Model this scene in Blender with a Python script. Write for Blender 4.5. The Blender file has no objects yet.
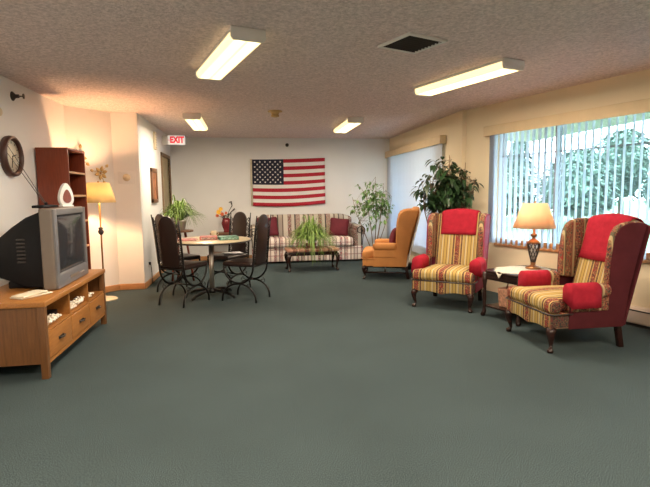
import bpy, bmesh, math, random
from mathutils import Vector, Matrix
R = random.Random(7)
PI = math.pi
scn = bpy.context.scene
C = scn.collection
H = 2.44

# ------------------------------------------------------------------ materials
def new_mat(name):
    m = bpy.data.materials.new(name); m.use_nodes = True
    nt = m.node_tree; nt.nodes.clear()
    out = nt.nodes.new('ShaderNodeOutputMaterial')
    b = nt.nodes.new('ShaderNodeBsdfPrincipled')
    nt.links.new(b.outputs[0], out.inputs[0])
    return m, nt, b
def coord(nt, scale=(1,1,1)):
    tc = nt.nodes.new('ShaderNodeTexCoord'); mp = nt.nodes.new('ShaderNodeMapping')
    mp.inputs['Scale'].default_value = scale
    nt.links.new(tc.outputs['Object'], mp.inputs[0]); return mp.outputs[0]
def ramp(nt, stops, interp='LINEAR'):
    r = nt.nodes.new('ShaderNodeValToRGB'); e = r.color_ramp; e.interpolation = interp
    while len(e.elements) < len(stops): e.elements.new(0.5)
    for i,(p,c) in enumerate(stops):
        e.elements[i].position = p; e.elements[i].color = (*c,1)
    return r
def noise(nt, vec, scale, detail=3, rough=.5):
    n = nt.nodes.new('ShaderNodeTexNoise'); n.inputs['Scale'].default_value = scale
    n.inputs['Detail'].default_value = detail; n.inputs['Roughness'].default_value = rough
    nt.links.new(vec, n.inputs['Vector']); return n
def bump(nt, b, h, strength, dist=.01):
    u = nt.nodes.new('ShaderNodeBump'); u.inputs['Strength'].default_value = strength
    u.inputs['Distance'].default_value = dist
    nt.links.new(h, u.inputs['Height']); nt.links.new(u.outputs[0], b.inputs['Normal'])
def mat(name, c, rough=.6, metal=0, var=.12, vscale=8, bmp=0, bscale=80, stretch=(1,1,1), spec=.5):
    m, nt, b = new_mat(name)
    v = coord(nt, stretch); n = noise(nt, v, vscale)
    lo = tuple(x*(1-var) for x in c); hi = tuple(min(1,x*(1+var)) for x in c)
    r = ramp(nt, [(.3,lo),(.7,hi)]); nt.links.new(n.outputs['Fac'], r.inputs[0])
    nt.links.new(r.outputs[0], b.inputs['Base Color'])
    b.inputs['Roughness'].default_value = rough; b.inputs['Metallic'].default_value = metal
    b.inputs['Specular IOR Level'].default_value = spec
    if bmp:
        n2 = noise(nt, v, bscale, 4, .6); bump(nt, b, n2.outputs['Fac'], bmp)
    return m
def wood(name, dark, light, axis=0, rough=.4, scale=6):
    st = [14,14,14]; st[axis] = 1.0
    m, nt, b = new_mat(name); v = coord(nt, tuple(st)); n = noise(nt, v, scale, 5, .6)
    r = ramp(nt, [(.3,dark),(.7,light)]); nt.links.new(n.outputs['Fac'], r.inputs[0])
    nt.links.new(r.outputs[0], b.inputs['Base Color']); b.inputs['Roughness'].default_value = rough
    return m
def emit(name, c, s):
    m, nt, b = new_mat(name)
    b.inputs['Base Color'].default_value = (*c,1); b.inputs['Emission Color'].default_value = (*c,1)
    b.inputs['Emission Strength'].default_value = s; return m
def stripes(name, axis, period, stops, fl_mask, fl_cols, fscale=55, rough=.85, cross=None, offs=0.0):
    m, nt, b = new_mat(name)
    tc = nt.nodes.new('ShaderNodeTexCoord'); sp = nt.nodes.new('ShaderNodeSeparateXYZ')
    nt.links.new(tc.outputs['Object'], sp.inputs[0])
    a = nt.nodes.new('ShaderNodeMath'); a.operation = 'MULTIPLY_ADD'
    a.inputs[1].default_value = 1/period; a.inputs[2].default_value = 10+offs
    nt.links.new(sp.outputs[axis], a.inputs[0])
    f = nt.nodes.new('ShaderNodeMath'); f.operation = 'FRACT'; nt.links.new(a.outputs[0], f.inputs[0])
    r = ramp(nt, stops, 'CONSTANT'); nt.links.new(f.outputs[0], r.inputs[0])
    mk = ramp(nt, fl_mask, 'CONSTANT'); nt.links.new(f.outputs[0], mk.inputs[0])
    n = noise(nt, tc.outputs['Object'], fscale, 2, .5)
    fr = ramp(nt, fl_cols, 'CONSTANT'); nt.links.new(n.outputs['Fac'], fr.inputs[0])
    mx = nt.nodes.new('ShaderNodeMix'); mx.data_type = 'RGBA'
    nt.links.new(mk.outputs[0], mx.inputs[0]); nt.links.new(r.outputs[0], mx.inputs[6]); nt.links.new(fr.outputs[0], mx.inputs[7])
    last = mx.outputs[2]
    if cross:
        per, lo, hi, col, amt = cross
        a2 = nt.nodes.new('ShaderNodeMath'); a2.operation='MULTIPLY_ADD'; a2.inputs[1].default_value = 1/per; a2.inputs[2].default_value = 10
        nt.links.new(sp.outputs[2], a2.inputs[0])
        f2 = nt.nodes.new('ShaderNodeMath'); f2.operation='FRACT'; nt.links.new(a2.outputs[0], f2.inputs[0])
        k = ramp(nt, [(0,(0,0,0)),(lo,(amt,amt,amt)),(hi,(0,0,0))], 'CONSTANT'); nt.links.new(f2.outputs[0], k.inputs[0])
        m2 = nt.nodes.new('ShaderNodeMix'); m2.data_type='RGBA'; nt.links.new(k.outputs[0], m2.inputs[0])
        nt.links.new(last, m2.inputs[6]); m2.inputs[7].default_value = (*col,1); last = m2.outputs[2]
    nt.links.new(last, b.inputs['Base Color']); b.inputs['Roughness'].default_value = rough
    b.inputs['Specular IOR Level'].default_value = .2
    bump(nt, b, noise(nt, tc.outputs['Object'], 400, 1).outputs['Fac'], .3, .003)
    return m

M = {}
M['wall_cream'] = mat('wall_paint_cream', (.74,.63,.45), .85, var=.02, vscale=2, bmp=.08, bscale=150, spec=.2)
M['wall'] = mat('wall_paint', (.75,.745,.735), .85, var=.02, vscale=2, bmp=.08, bscale=150, spec=.2)
def m_ceiling():
    m, nt, b = new_mat('popcorn_ceiling'); v = coord(nt)
    n = noise(nt, v, 42, 4, .65); r = ramp(nt, [(.36,(.62,.51,.49)),(.64,(.90,.76,.73))])
    nt.links.new(n.outputs['Fac'], r.inputs[0]); nt.links.new(r.outputs[0], b.inputs['Base Color'])
    b.inputs['Roughness'].default_value = .95; b.inputs['Specular IOR Level'].default_value = .1
    n2 = noise(nt, v, 65, 3, .6); bump(nt, b, n2.outputs['Fac'], .9, .02); return m
M['ceiling'] = m_ceiling()
def m_carpet():
    m, nt, b = new_mat('carpet'); v = coord(nt)
    n = noise(nt, v, 175, 3, .9); r = ramp(nt, [(.38,(.010,.017,.019)),(.5,(.039,.058,.062)),(.62,(.115,.145,.150))])
    n1 = noise(nt, v, 1.2, 3, .6); r1 = ramp(nt, [(.3,(.88,.88,.88)),(.7,(1.05,1.05,1.05))])
    nt.links.new(n.outputs['Fac'], r.inputs[0]); nt.links.new(n1.outputs['Fac'], r1.inputs[0])
    mx = nt.nodes.new('ShaderNodeMix'); mx.data_type='RGBA'; mx.blend_type='MULTIPLY'; mx.inputs[0].default_value=1
    nt.links.new(r.outputs[0], mx.inputs[6]); nt.links.new(r1.outputs[0], mx.inputs[7]); nt.links.new(mx.outputs[2], b.inputs['Base Color'])
    b.inputs['Roughness'].default_value=.95; b.inputs['Specular IOR Level'].default_value=.1
    bump(nt, b, n.outputs['Fac'], .15, .003); return m
M['carpet'] = m_carpet()
M['base_wood'] = wood('baseboard_oak', (.42,.20,.08), (.55,.28,.12), 0)
M['oak'] = wood('honey_oak', (.27,.105,.022), (.40,.165,.040), 1, .4)
M['oak_dark'] = wood('oak_side', (.105,.042,.012), (.175,.072,.021), 2, .45)
M['cherry'] = wood('red_cherry', (.15,.026,.010), (.23,.045,.016), 2, .35)
M['cherry_edge'] = mat('worn_edge', (.50,.30,.18), .5)
M['mahogany'] = wood('mahogany', (.013,.005,.004), (.032,.010,.007), 0, .25)
M['brown_wood'] = wood('brown_wood', (.13,.055,.025), (.22,.10,.045), 2, .4)
M['casing'] = wood('door_casing', (.15,.085,.04), (.22,.13,.06), 2, .5)
M['door'] = mat('door_tan', (.34,.27,.15), .5)
M['iron'] = mat('black_iron', (.010,.009,.009), .35, .4)
M['leather'] = mat('dark_brown_leather', (.022,.011,.009), .32, bmp=.15, bscale=60)
M['chrome'] = mat('chrome', (.72,.64,.58), .42, 1.0, .03)
M['laminate'] = mat('cream_laminate', (.60,.50,.33), .3, var=.05)
M['black'] = mat('black_plastic', (.007,.007,.009), .6, spec=.2)
M['dark_edge'] = mat('dark_edge', (.03,.022,.02), .4)
M['silver'] = mat('silver_plastic', (.17,.165,.175), .38, .2, .04)
M['tv_side'] = mat('tv_taupe', (.17,.135,.11), .45, 0, .05)
M['white_plastic'] = mat('white_plastic', (.72,.70,.68), .4, var=.03)
M['beige_plastic'] = mat('beige_plastic', (.62,.52,.36), .5, var=.03)
M['valance'] = mat('valance_cream', (.60,.47,.29), .6, var=.04)
M['heater'] = mat('heater_enamel', (.60,.50,.42), .45, var=.03)
M['gold'] = mat('antique_gold', (.52,.34,.13), .45, .5)
M['brass'] = mat('brass', (.40,.22,.07), .3, .9)
M['copper'] = mat('copper_bronze', (.32,.14,.06), .3, .9)
M['paper'] = mat('cream_paper', (.68,.60,.46), .8)
M['newsprint'] = mat('newsprint', (.55,.53,.55), .8, var=.25, vscale=60)
M['pink_paper'] = mat('pink_paper', (.50,.22,.20), .7, var=.4, vscale=30)
M['bead'] = mat('white_beads', (.75,.68,.58), .4)
M['red_cloth'] = mat('red_terry', (.35,.018,.034), .9, var=.12, vscale=20, bmp=.4, bscale=250, spec=.1)
M['maroon_backlit']=mat('maroon_fabric_backlit',(.30,.035,.075),.85,bmp=.2,bscale=200)  # maroon cloth with the window backlight put into its colour
M['maroon'] = mat('maroon_fabric', (.075,.013,.017), .85, var=.12, bmp=.2, bscale=200, spec=.15)
M['pillow'] = mat('burgundy_pillow', (.12,.009,.020), .8, var=.15, bmp=.2, bscale=150)
M['orange'] = mat('orange_velvet', (.50,.205,.055), .75, var=.10, vscale=5, bmp=.15, bscale=200)
M['window_lit_back']=mat('window_lit_back_cloth',(.70,.64,.58),.8)  # pale tone stands in for window light on the orange chair's back
M['trim'] = mat('cream_welt', (.55,.46,.30), .8)
M['leafA'] = mat('fern_green', (.16,.27,.045), .45, var=.45, vscale=9)
M['leafB'] = mat('ficus_green', (.022,.052,.018), .35, var=.5, vscale=6)
M['leafC'] = mat('pale_green', (.15,.27,.08), .45, var=.5, vscale=7)
M['bark'] = mat('bark', (.22,.14,.08), .8, var=.3, vscale=30)
M['soil'] = mat('soil', (.03,.02,.015), .95)
M['pot_dark'] = mat('dark_pot', (.03,.02,.02), .4)
M['pot_white'] = mat('pot_white', (.55,.50,.46), .5)
M['terracotta'] = mat('terracotta', (.42,.16,.10), .7)
M['wicker'] = mat('wicker', (.32,.24,.13), .7, var=.5, vscale=60)
M['lace'] = mat('cream_lace', (.48,.45,.37), .85, var=.3, vscale=70)
M['glaze'] = mat('maroon_glaze', (.17,.02,.025), .2)
M['yellow'] = mat('yellow_petals', (.85,.48,.04), .6)
M['redpetal'] = mat('orange_petals', (.65,.12,.03), .6)
M['window_wood'] = wood('window_wood', (.38,.17,.07), (.50,.24,.10), 0, .45)
M['window_frame'] = mat('window_frame_grey', (.25,.25,.30), .5)
M['white_paint'] = mat('white_paint', (.75,.73,.70), .5, var=.02)
M['filter'] = mat('dark_filter', (.035,.028,.025), .9, bmp=.5, bscale=100)
M['red_letter'] = emit('red_letters', (.8,.008,.03), .35)
M['sign_face'] = emit('sign_face', (.80,.74,.70), .35)
M['flag_red'] = mat('flag_red', (.36,.006,.022), .8, var=.05)
M['flag_white'] = mat('flag_white', (.72,.68,.66), .8, var=.03)
M['flag_blue'] = mat('flag_blue', (.006,.008,.028), .8, var=.05)
M['canvas'] = mat('flag_canvas', (.62,.55,.42), .8)
M['clock_face'] = mat('clock_face', (.62,.55,.44), .5, var=.03)
M['clock_rim'] = mat('clock_rim', (.07,.03,.022), .35)
M['art'] = mat('art_print', (.30,.12,.05), .6, var=.5, vscale=12)
M['grass'] = mat('lawn', (.08,.14,.05), .9, var=.3, vscale=1.5)
M['tree_leaf'] = mat('tree_leaf', (.085,.135,.085), .7, var=.45, vscale=1.2)
M['tree_leaf2'] = mat('conifer_leaf', (.06,.10,.075), .7, var=.45, vscale=1.2)
def m_tube():
    m, nt, b = new_mat('fluorescent_diffuser'); c=(1.0,.80,.42)
    b.inputs['Base Color'].default_value=(*c,1); b.inputs['Emission Color'].default_value=(1.0,.79,.40,1)
    tc=nt.nodes.new('ShaderNodeTexCoord'); sp=nt.nodes.new('ShaderNodeSeparateXYZ'); nt.links.new(tc.outputs['Object'],sp.inputs[0])
    a=nt.nodes.new('ShaderNodeMath'); a.operation='ABSOLUTE'; nt.links.new(sp.outputs[0],a.inputs[0])
    r=nt.nodes.new('ShaderNodeMapRange'); d=nt.nodes.new('ShaderNodeMath'); d.operation='SUBTRACT'; d.inputs[1].default_value=.05; nt.links.new(a.outputs[0],d.inputs[0])
    e=nt.nodes.new('ShaderNodeMath'); e.operation='ABSOLUTE'; nt.links.new(d.outputs[0],e.inputs[0])
    r.inputs['From Min'].default_value=0; r.inputs['From Max'].default_value=.05; r.inputs['To Min'].default_value=2.6; r.inputs['To Max'].default_value=.95
    nt.links.new(e.outputs[0],r.inputs['Value']); nt.links.new(r.outputs[0],b.inputs['Emission Strength']); return m
M['tube'] = m_tube()
def m_vane(name, c, tr):
    m = bpy.data.materials.new(name); m.use_nodes = True; nt = m.node_tree; nt.nodes.clear()
    o = nt.nodes.new('ShaderNodeOutputMaterial'); mx = nt.nodes.new('ShaderNodeMixShader')
    d = nt.nodes.new('ShaderNodeBsdfDiffuse'); t = nt.nodes.new('ShaderNodeBsdfTranslucent')
    n = noise(nt, coord(nt,(1,1,.2)), 30); r = ramp(nt, [(.3,tuple(x*.95 for x in c)),(.7,c)])
    nt.links.new(n.outputs['Fac'], r.inputs[0])
    for s in (d,t): nt.links.new(r.outputs[0], s.inputs[0])
    mx.inputs[0].default_value = tr
    nt.links.new(d.outputs[0], mx.inputs[1]); nt.links.new(t.outputs[0], mx.inputs[2]); nt.links.new(mx.outputs[0], o.inputs[0])
    return m
M['vane'] = m_vane('blind_vinyl', (.72,.77,.85), .42)
M['shade'] = None
def m_shade(name, c, tr=.55):
    m = m_vane(name, c, tr); return m
M['shade_lamp'] = m_shade('lamp_shade_linen', (.95,.84,.55), .6)
M['shade_table'] = m_shade('lamp_shade_ivory', (.88,.66,.45), .5)
def m_glass():
    m = bpy.data.materials.new('window_glass'); m.use_nodes=True; nt=m.node_tree; nt.nodes.clear()
    o=nt.nodes.new('ShaderNodeOutputMaterial'); mx=nt.nodes.new('ShaderNodeMixShader')
    t=nt.nodes.new('ShaderNodeBsdfTransparent'); g=nt.nodes.new('ShaderNodeBsdfGlossy'); g.inputs['Roughness'].default_value=.02
    t.inputs[0].default_value=(.93,.97,.97,1)
    n = noise(nt, coord(nt), 2); r = ramp(nt, [(0,(.05,.05,.05)),(1,(.08,.08,.08))]); nt.links.new(n.outputs['Fac'], r.inputs[0])
    nt.links.new(r.outputs[0], mx.inputs[0]); nt.links.new(t.outputs[0], mx.inputs[1]); nt.links.new(g.outputs[0], mx.inputs[2]); nt.links.new(mx.outputs[0], o.inputs[0]); return m
M['glass'] = m_glass()
def m_screen():
    m, nt, b = new_mat('crt_glass'); b.inputs['Base Color'].default_value=(.035,.036,.042,1); b.inputs['Roughness'].default_value=.08
    b.inputs['Specular IOR Level'].default_value=.8; return m
M['screen'] = m_screen()
G0=(.43,.285,.085); G1_=(.50,.35,.13); CR=(.50,.42,.27); OB=(.13,.09,.04); TN=(.27,.17,.09)
GOLDS = [(0,G0),(.05,OB),(.075,G1_),(.13,CR),(.17,OB),(.19,G0),(.23,TN),(.25,G1_),(.295,(.035,.035,.03)),(.33,TN),(.345,(.035,.035,.03)),(.37,G1_),(.40,(.40,.08,.05)),(.60,G1_),(.63,(.035,.035,.03)),(.655,TN),(.67,(.035,.035,.03)),(.705,G1_),(.75,TN),(.77,G0),(.81,OB),(.83,CR),(.87,G1_),(.92,OB),(.945,G0)]
GM = [(0,(0,0,0)),(.295,(.4,.4,.4)),(.37,(0,0,0)),(.40,(.85,.85,.85)),(.60,(0,0,0)),(.63,(.4,.4,.4)),(.705,(0,0,0))]
GF = [(0,(.28,.035,.03)),(.42,(.02,.028,.024)),(.49,(.42,.28,.13)),(.53,(.30,.04,.03)),(.575,(.03,.035,.03))]
M['strX'] = stripes('stripe_fabric_across', 0, .29, GOLDS, GM, GF, offs=.5, fscale=48)
GW = [(0,(.34,.25,.13)),(.15,(.26,.08,.06)),(.42,(.42,.32,.17)),(.50,(.12,.10,.06)),(.60,(.36,.26,.13)),(.80,(.22,.09,.06)),(.9,(.40,.30,.16))]
M['strY'] = stripes('stripe_fabric_along', 1, .20, GW, [(0,(.9,.9,.9)),(.45,(0,0,0)),(.55,(.85,.85,.85)),(.85,(0,0,0))], GF, fscale=48, offs=.6)
SO = [(0,(.50,.44,.36)),(.10,(.10,.08,.07)),(.14,(.42,.36,.30)),(.26,(.16,.12,.10)),(.30,(.55,.50,.43)),(.44,(.22,.15,.12)),(.56,(.50,.45,.38)),(.66,(.07,.06,.06)),(.70,(.40,.30,.24)),(.84,(.58,.53,.46)),(.94,(.20,.15,.12))]
SM = [(0,(0,0,0)),(.44,(.8,.8,.8)),(.56,(0,0,0)),(.70,(.5,.5,.5)),(.84,(0,0,0))]
SF = [(0,(.35,.10,.10)),(.42,(.10,.09,.08)),(.52,(.50,.42,.36)),(.6,(.30,.10,.10))]
M['sofaX'] = stripes('sofa_stripe', 0, .62, SO, SM, SF, 40)
SOB = [(p,(min(1,c[0]*1.35+.05),min(1,c[1]*1.3+.045),min(1,c[2]*1.35+.05))) for p,c in SO]
M['sofaLow'] = stripes('sofa_patterned_stripe', 0, .42, SOB, SM, [(0,(.40,.09,.12)),(.44,(.10,.09,.10)),(.51,(.60,.52,.47)),(.6,(.42,.14,.16))], 30, cross=(.115,.2,.36,(.24,.08,.09),.55))
M['upholstery'] = stripes('stool_tapestry', 0, .2, [(0,(.50,.30,.22)),(.4,(.60,.45,.35)),(.7,(.45,.22,.16))], [(0,(0,0,0)),(.2,(.8,.8,.8)),(.6,(0,0,0))], GF, 30)

# ------------------------------------------------------------------ mesh builder
def rotm(rx=0, ry=0, rz=0):
    return Matrix.Rotation(rz,4,'Z') @ Matrix.Rotation(ry,4,'Y') @ Matrix.Rotation(rx,4,'X')
class MB:
    def __init__(s): s.bm = bmesh.new()
    def add(s, vs, fs, mi=0, smooth=True, mtx=None):
        if mtx is not None: vs = [mtx @ Vector(v) for v in vs]
        b = [s.bm.verts.new(v) for v in vs]
        for f in fs:
            try:
                q = s.bm.faces.new([b[i] for i in f]); q.material_index = mi; q.smooth = smooth
            except ValueError: pass
        return s
    def box(s, c, sz, mtx=None, mi=0):
        x,y,z = [a/2 for a in sz]
        m = Matrix.Translation(c) @ (mtx or Matrix.Identity(4))
        vs = [(i*x,j*y,k*z) for i in (-1,1) for j in (-1,1) for k in (-1,1)]
        fs = [(0,1,3,2),(4,6,7,5),(0,4,5,1),(2,3,7,6),(0,2,6,4),(1,5,7,3)]
        return s.add(vs, fs, mi, False, m)
    def bb(s, a, b, mi=0):
        return s.box([(a[i]+b[i])/2 for i in range(3)], [abs(b[i]-a[i]) for i in range(3)], None, mi)
    def prism(s, prof, axis, a, b, mi=0, mtx=None, smooth=False):
        n = len(prof)
        def P(u,v,w):
            return {0:(w,u,v), 1:(u,w,v), 2:(u,v,w)}[axis]
        vs = [P(u,v,a) for u,v in prof] + [P(u,v,b) for u,v in prof]
        fs = [tuple(range(n)), tuple(range(2*n-1,n-1,-1))] + [(i,(i+1)%n,n+(i+1)%n,n+i) for i in range(n)]
        return s.add(vs, fs, mi, smooth, mtx)
    def rbox(s, c, sz, r, bulge=0, mtx=None, n=7, mi=0, fn=None):
        h = [a/2 for a in sz]; r = min(r, *[a*.999 for a in h])
        inn = [a-r for a in h]
        def line(k):
            q = [-1.0,-.85,-.6,-.3] ; A=[-h[k]+ (t)*r for t in (0,.12,.4,.75,1)]
            mid=[-inn[k]+2*inn[k]*i/n for i in range(1,n)]
            return A+mid+[-a for a in reversed(A)]
        L = [line(k) for k in range(3)]; m = Matrix.Translation(c) @ (mtx or Matrix.Identity(4))
        idx = {}; vs = []; fs = []
        def vid(i,j,k):
            key=(i,j,k)
            if key in idx: return idx[key]
            p=[L[0][i],L[1][j],L[2][k]]
            q=[max(-inn[a],min(inn[a],p[a])) for a in range(3)]
            d=Vector([p[a]-q[a] for a in range(3)])
            if d.length>1e-9: d=d.normalized()*r
            o=Vector(q)+d
            if bulge:
                fx=1-(o.x/h[0])**2; fy=1-(o.y/h[1])**2; fz=1-(o.z/h[2])**2
                mn=min(range(3), key=lambda a:h[a])
                if mn==2: o.z += math.copysign(bulge*max(0,fx)*max(0,fy), o.z)
                elif mn==1: o.y += math.copysign(bulge*max(0,fx)*max(0,fz), o.y)
                else: o.x += math.copysign(bulge*max(0,fy)*max(0,fz), o.x)
            if fn: o = Vector(fn(o))
            idx[key]=len(vs); vs.append(o); return idx[key]
        N=[len(l)-1 for l in L]
        for a in range(3):
            b1,b2=[(1,2),(2,0),(0,1)][a]
            for e in (0,N[a]):
                for i in range(N[b1]):
                    for j in range(N[b2]):
                        q=[]
                        for (di,dj) in ((0,0),(1,0),(1,1),(0,1)):
                            t=[0,0,0]; t[a]=e; t[b1]=i+di; t[b2]=j+dj; q.append(vid(*t))
                        if e==0: q.reverse()
                        fs.append(tuple(q))
        return s.add(vs, fs, mi, True, m)
    def tube(s, pts, r, seg=8, mi=0, cap=True, flat=1.0):
        pts=[Vector(p) for p in pts]; n=len(pts)
        rs = r if isinstance(r,(list,tuple)) else [r]*n
        vs=[]; fs=[]; up=None
        for i,p in enumerate(pts):
            t=(pts[min(i+1,n-1)]-pts[max(i-1,0)]).normalized()
            if up is None:
                up = Vector((0,0,1)) if abs(t.z)<.9 else Vector((1,0,0))
            u=(up-t*up.dot(t)).normalized(); up=u; w=t.cross(u)
            for k in range(seg):
                a=2*PI*k/seg; vs.append(p+(u*math.cos(a)+w*math.sin(a)*flat)*rs[i])
        for i in range(n-1):
            for k in range(seg):
                k2=(k+1)%seg; fs.append((i*seg+k,i*seg+k2,(i+1)*seg+k2,(i+1)*seg+k))
        if cap: fs += [tuple(range(seg-1,-1,-1)), tuple((n-1)*seg+k for k in range(seg))]
        return s.add(vs, fs, mi)
    def lathe(s, prof, c=(0,0,0), seg=24, mi=0, mtx=None, smooth=True):
        m = Matrix.Translation(c) @ (mtx or Matrix.Identity(4))
        vs=[]; fs=[]; n=len(prof)
        for r,z in prof:
            for k in range(seg):
                a=2*PI*k/seg; vs.append((max(r,1e-4)*math.cos(a),max(r,1e-4)*math.sin(a),z))
        for i in range(n-1):
            for k in range(seg):
                k2=(k+1)%seg; fs.append((i*seg+k,i*seg+k2,(i+1)*seg+k2,(i+1)*seg+k))
        fs += [tuple(range(seg-1,-1,-1)), tuple((n-1)*seg+k for k in range(seg))]
        return s.add(vs, fs, mi, smooth, m)
    def ball(s, c, r, mi=0, seg=10):
        if not isinstance(r,(tuple,list)): r=(r,r,r)
        pr=[(math.sin(PI*i/8), -math.cos(PI*i/8)) for i in range(9)]
        return s.lathe(pr, c, seg, mi, Matrix.Diagonal((*r,1)))
    def leaf(s, p, d, L, w, up=Vector((0,0,1)), droop=.2, mi=0):
        d=Vector(d).normalized(); p=Vector(p)
        sd=d.cross(up)
        if sd.length<1e-3: sd=Vector((1,0,0))
        sd.normalize(); nn=sd.cross(d)
        def q(t,o,h): return p+d*(L*t)+sd*(w*o)+nn*h-Vector((0,0,1))*(droop*L*t*t)
        vs=[q(0,0,0),q(.3,-.45,.12*w),q(.3,0,0),q(.3,.45,.12*w),q(.68,-.36,.1*w),q(.68,0,0),q(.68,.36,.1*w),q(1,0,0)]
        return s.add(vs,[(0,1,2),(0,2,3),(1,4,5,2),(2,5,6,3),(4,7,5),(5,7,6)],mi)
    def blade(s, p, ang, L, h, w, seg=8, drop=1.0):
        p=Vector(p); dx,dy=math.cos(ang),math.sin(ang); vs=[];fs=[]
        for i in range(seg+1):
            t=i/seg; rr=L*t; z=h*(4*t*(1-t*.62*drop)*.5) - .0
            z = h*(2.2*t-2.2*drop*t*t)
            ww=w*(1-t**2.2)*.5+.0008
            c=p+Vector((dx*rr,dy*rr,z)); sd=Vector((-dy,dx,0))*ww
            vs += [c-sd, c+Vector((0,0,-ww*.5)), c+sd]
        for i in range(seg):
            a=i*3
            fs += [(a,a+1,a+4,a+3),(a+1,a+2,a+5,a+4)]
        return s.add(vs,fs)
    def build(s, name, m, parent=None, bevel=0, bseg=3, sub=0, smooth=None, loc=None, rz=None, norm=True):
        if norm: bmesh.ops.recalc_face_normals(s.bm, faces=s.bm.faces)
        me=bpy.data.meshes.new(name); s.bm.to_mesh(me); s.bm.free()
        for mm in (m if isinstance(m,(list,tuple)) else [m]): me.materials.append(mm)
        o=bpy.data.objects.new(name, me); C.objects.link(o)
        if parent is not None: o.parent=parent
        if loc is not None: o.location=loc
        if rz is not None: o.rotation_euler=(0,0,rz)
        if bevel:
            b=o.modifiers.new('bevel','BEVEL'); b.width=bevel; b.segments=bseg; b.limit_method='ANGLE'; b.angle_limit=math.radians(35)
            if smooth is None: smooth=True
            b.harden_normals=False
        if sub:
            u=o.modifiers.new('sub','SUBSURF'); u.levels=sub; u.render_levels=sub
        if smooth:
            for f in me.polygons: f.use_smooth=True
        return o
def thing(name, label, cat, loc=(0,0,0), rz=0, group=None):
    o=bpy.data.objects.new(name,None); C.objects.link(o); o.location=loc; o.rotation_euler=(0,0,rz)
    o.empty_display_size=.1
    return tag(o,label,cat,group)
def tag(o,label,cat,group=None,kind=None):
    o['label']=label; o['category']=cat
    if group: o['group']=group
    if kind: o['kind']=kind
    return o
def struct(o,label=None,cat='wall'):
    o['kind']='structure'
    if label: o['label']=label; o['category']=cat
    return o
def dup(root,loc,rz,label=None,group=None):
    r=root.copy(); C.objects.link(r); r.location=loc; r.rotation_euler=(0,0,rz)
    if label: r['label']=label
    if group: r['group']=group
    for ch in list(root.children):
        c=ch.copy(); C.objects.link(c); c.parent=r
        for g in ch.children:
            d=g.copy(); C.objects.link(d); d.parent=c
    return r

# ------------------------------------------------------------------ room shell
K=Vector((3.005,6.493)); KD=Vector((.2979,-.9546)).normalized()      # the angled window wall, from its inner corner
def wall(name,p0,p1,label,holes=(),t=.14,m=None,z1=H,ext=0):
    # interior face runs p0 -> p1 with the room on the left-hand side; thickness goes outward
    p0=Vector(p0); p1=Vector(p1); L=(p1-p0).length; a=math.atan2((p1-p0).y,(p1-p0).x)
    b=MB(); xs=sorted({-ext,L+ext}|{h[0] for h in holes}|{h[1] for h in holes}); zs=sorted({0,z1}|{h[2] for h in holes}|{h[3] for h in holes})
    for i in range(len(xs)-1):
        for j in range(len(zs)-1):
            cx=(xs[i]+xs[i+1])/2; cz=(zs[j]+zs[j+1])/2
            if any(h[0]<cx<h[1] and h[2]<cz<h[3] for h in holes): continue
            b.bb((xs[i],-t,zs[j]),(xs[i+1],0,zs[j+1]))
    bmesh.ops.remove_doubles(b.bm,verts=b.bm.verts,dist=1e-5)
    dbl={}
    for f in b.bm.faces: dbl.setdefault(tuple(round(c,4) for c in f.calc_center_median()),[]).append(f)
    bmesh.ops.delete(b.bm,geom=[f for l in dbl.values() if len(l)>1 for f in l],context='FACES_ONLY')
    o=b.build(name,m or M['wall'],loc=(p0.x,p0.y,0),rz=a)
    struct(o,label); return o
def baseboard(name,p0,p1,label,h=.085):
    p0=Vector(p0); p1=Vector(p1); L=(p1-p0).length; a=math.atan2((p1-p0).y,(p1-p0).x)
    o=MB().bb((0,0,0),(L,.014,h)).build(name,M['base_wood'],loc=(p0.x,p0.y,0),rz=a,bevel=.004)
    struct(o,label,'baseboard')
XF=3.732+(4.165+2.6)*.3121
P_LB=(-2.236,-2.6); P_RB=(XF,-2.6); P_K=(K.x,K.y); P_BR=(2.95,10.03); P_K2=(2.95,6.493)
P_BL=(-1.47,10.03); P_AC=(-1.47,7.126); P_AC2=(-1.47,7.131); P_SC=(-1.81,7.126); P_LC=(-2.236,6.643)
fl=MB().bb((-4.2,-3,-.12),(6.4,10.4,0)).build('floor',M['carpet']); struct(fl,'green grey speckled carpet covering the whole floor','floor')
ce=MB().bb((-4.2,-3,H),(6.4,10.4,H+.12)).build('ceiling',M['ceiling']); struct(ce,'textured popcorn ceiling of the lounge','ceiling')
# window wall holes in wall-local coordinates measured from the far (near-camera) end
LR=(Vector(P_K)-Vector(P_RB)).length
W2=(.575,4.3,.64,2.15)        # distance from the corner K: start, end, sill, head
wall('wall_right',P_RB,P_K,'cream wall on the right holding the wide blind-covered window',[(LR-W2[1],LR-W2[0],W2[2],W2[3])],m=M['wall_cream'])
LB=10.03-6.493
W1=(.80,3.30,.36,2.15)
wall('wall_right_back',P_K2,P_BR,'cream wall right of the sofa with the closed blinds',[(W1[0],W1[1],W1[2],W1[3])],ext=0,m=M['wall_cream'])
wall('wall_back',P_BR,P_BL,'pale far wall behind the sofa',ext=.14)
DO=(10.03-9.78,10.03-8.93,0,2.06)
wall('wall_alcove',P_BL,P_AC2,'pale wall with the doorway left of the dining set',[DO])
wall('wall_short',P_AC,P_SC,'narrow lamp-lit wall carrying the thermostat')
wall('wall_angled',P_SC,P_LC,'slanted wall behind the floor lamp')
wall('wall_left',P_LC,P_LB,'white left wall behind the television')
wall('wall_front',P_LB,P_RB,'wall behind the camera',ext=.14)
baseboard('baseboard_back',P_BR,P_BL,'oak baseboard along the far wall')
baseboard('baseboard_alcove',(-1.47,8.86),P_AC,'oak baseboard under the wooden picture')
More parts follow.
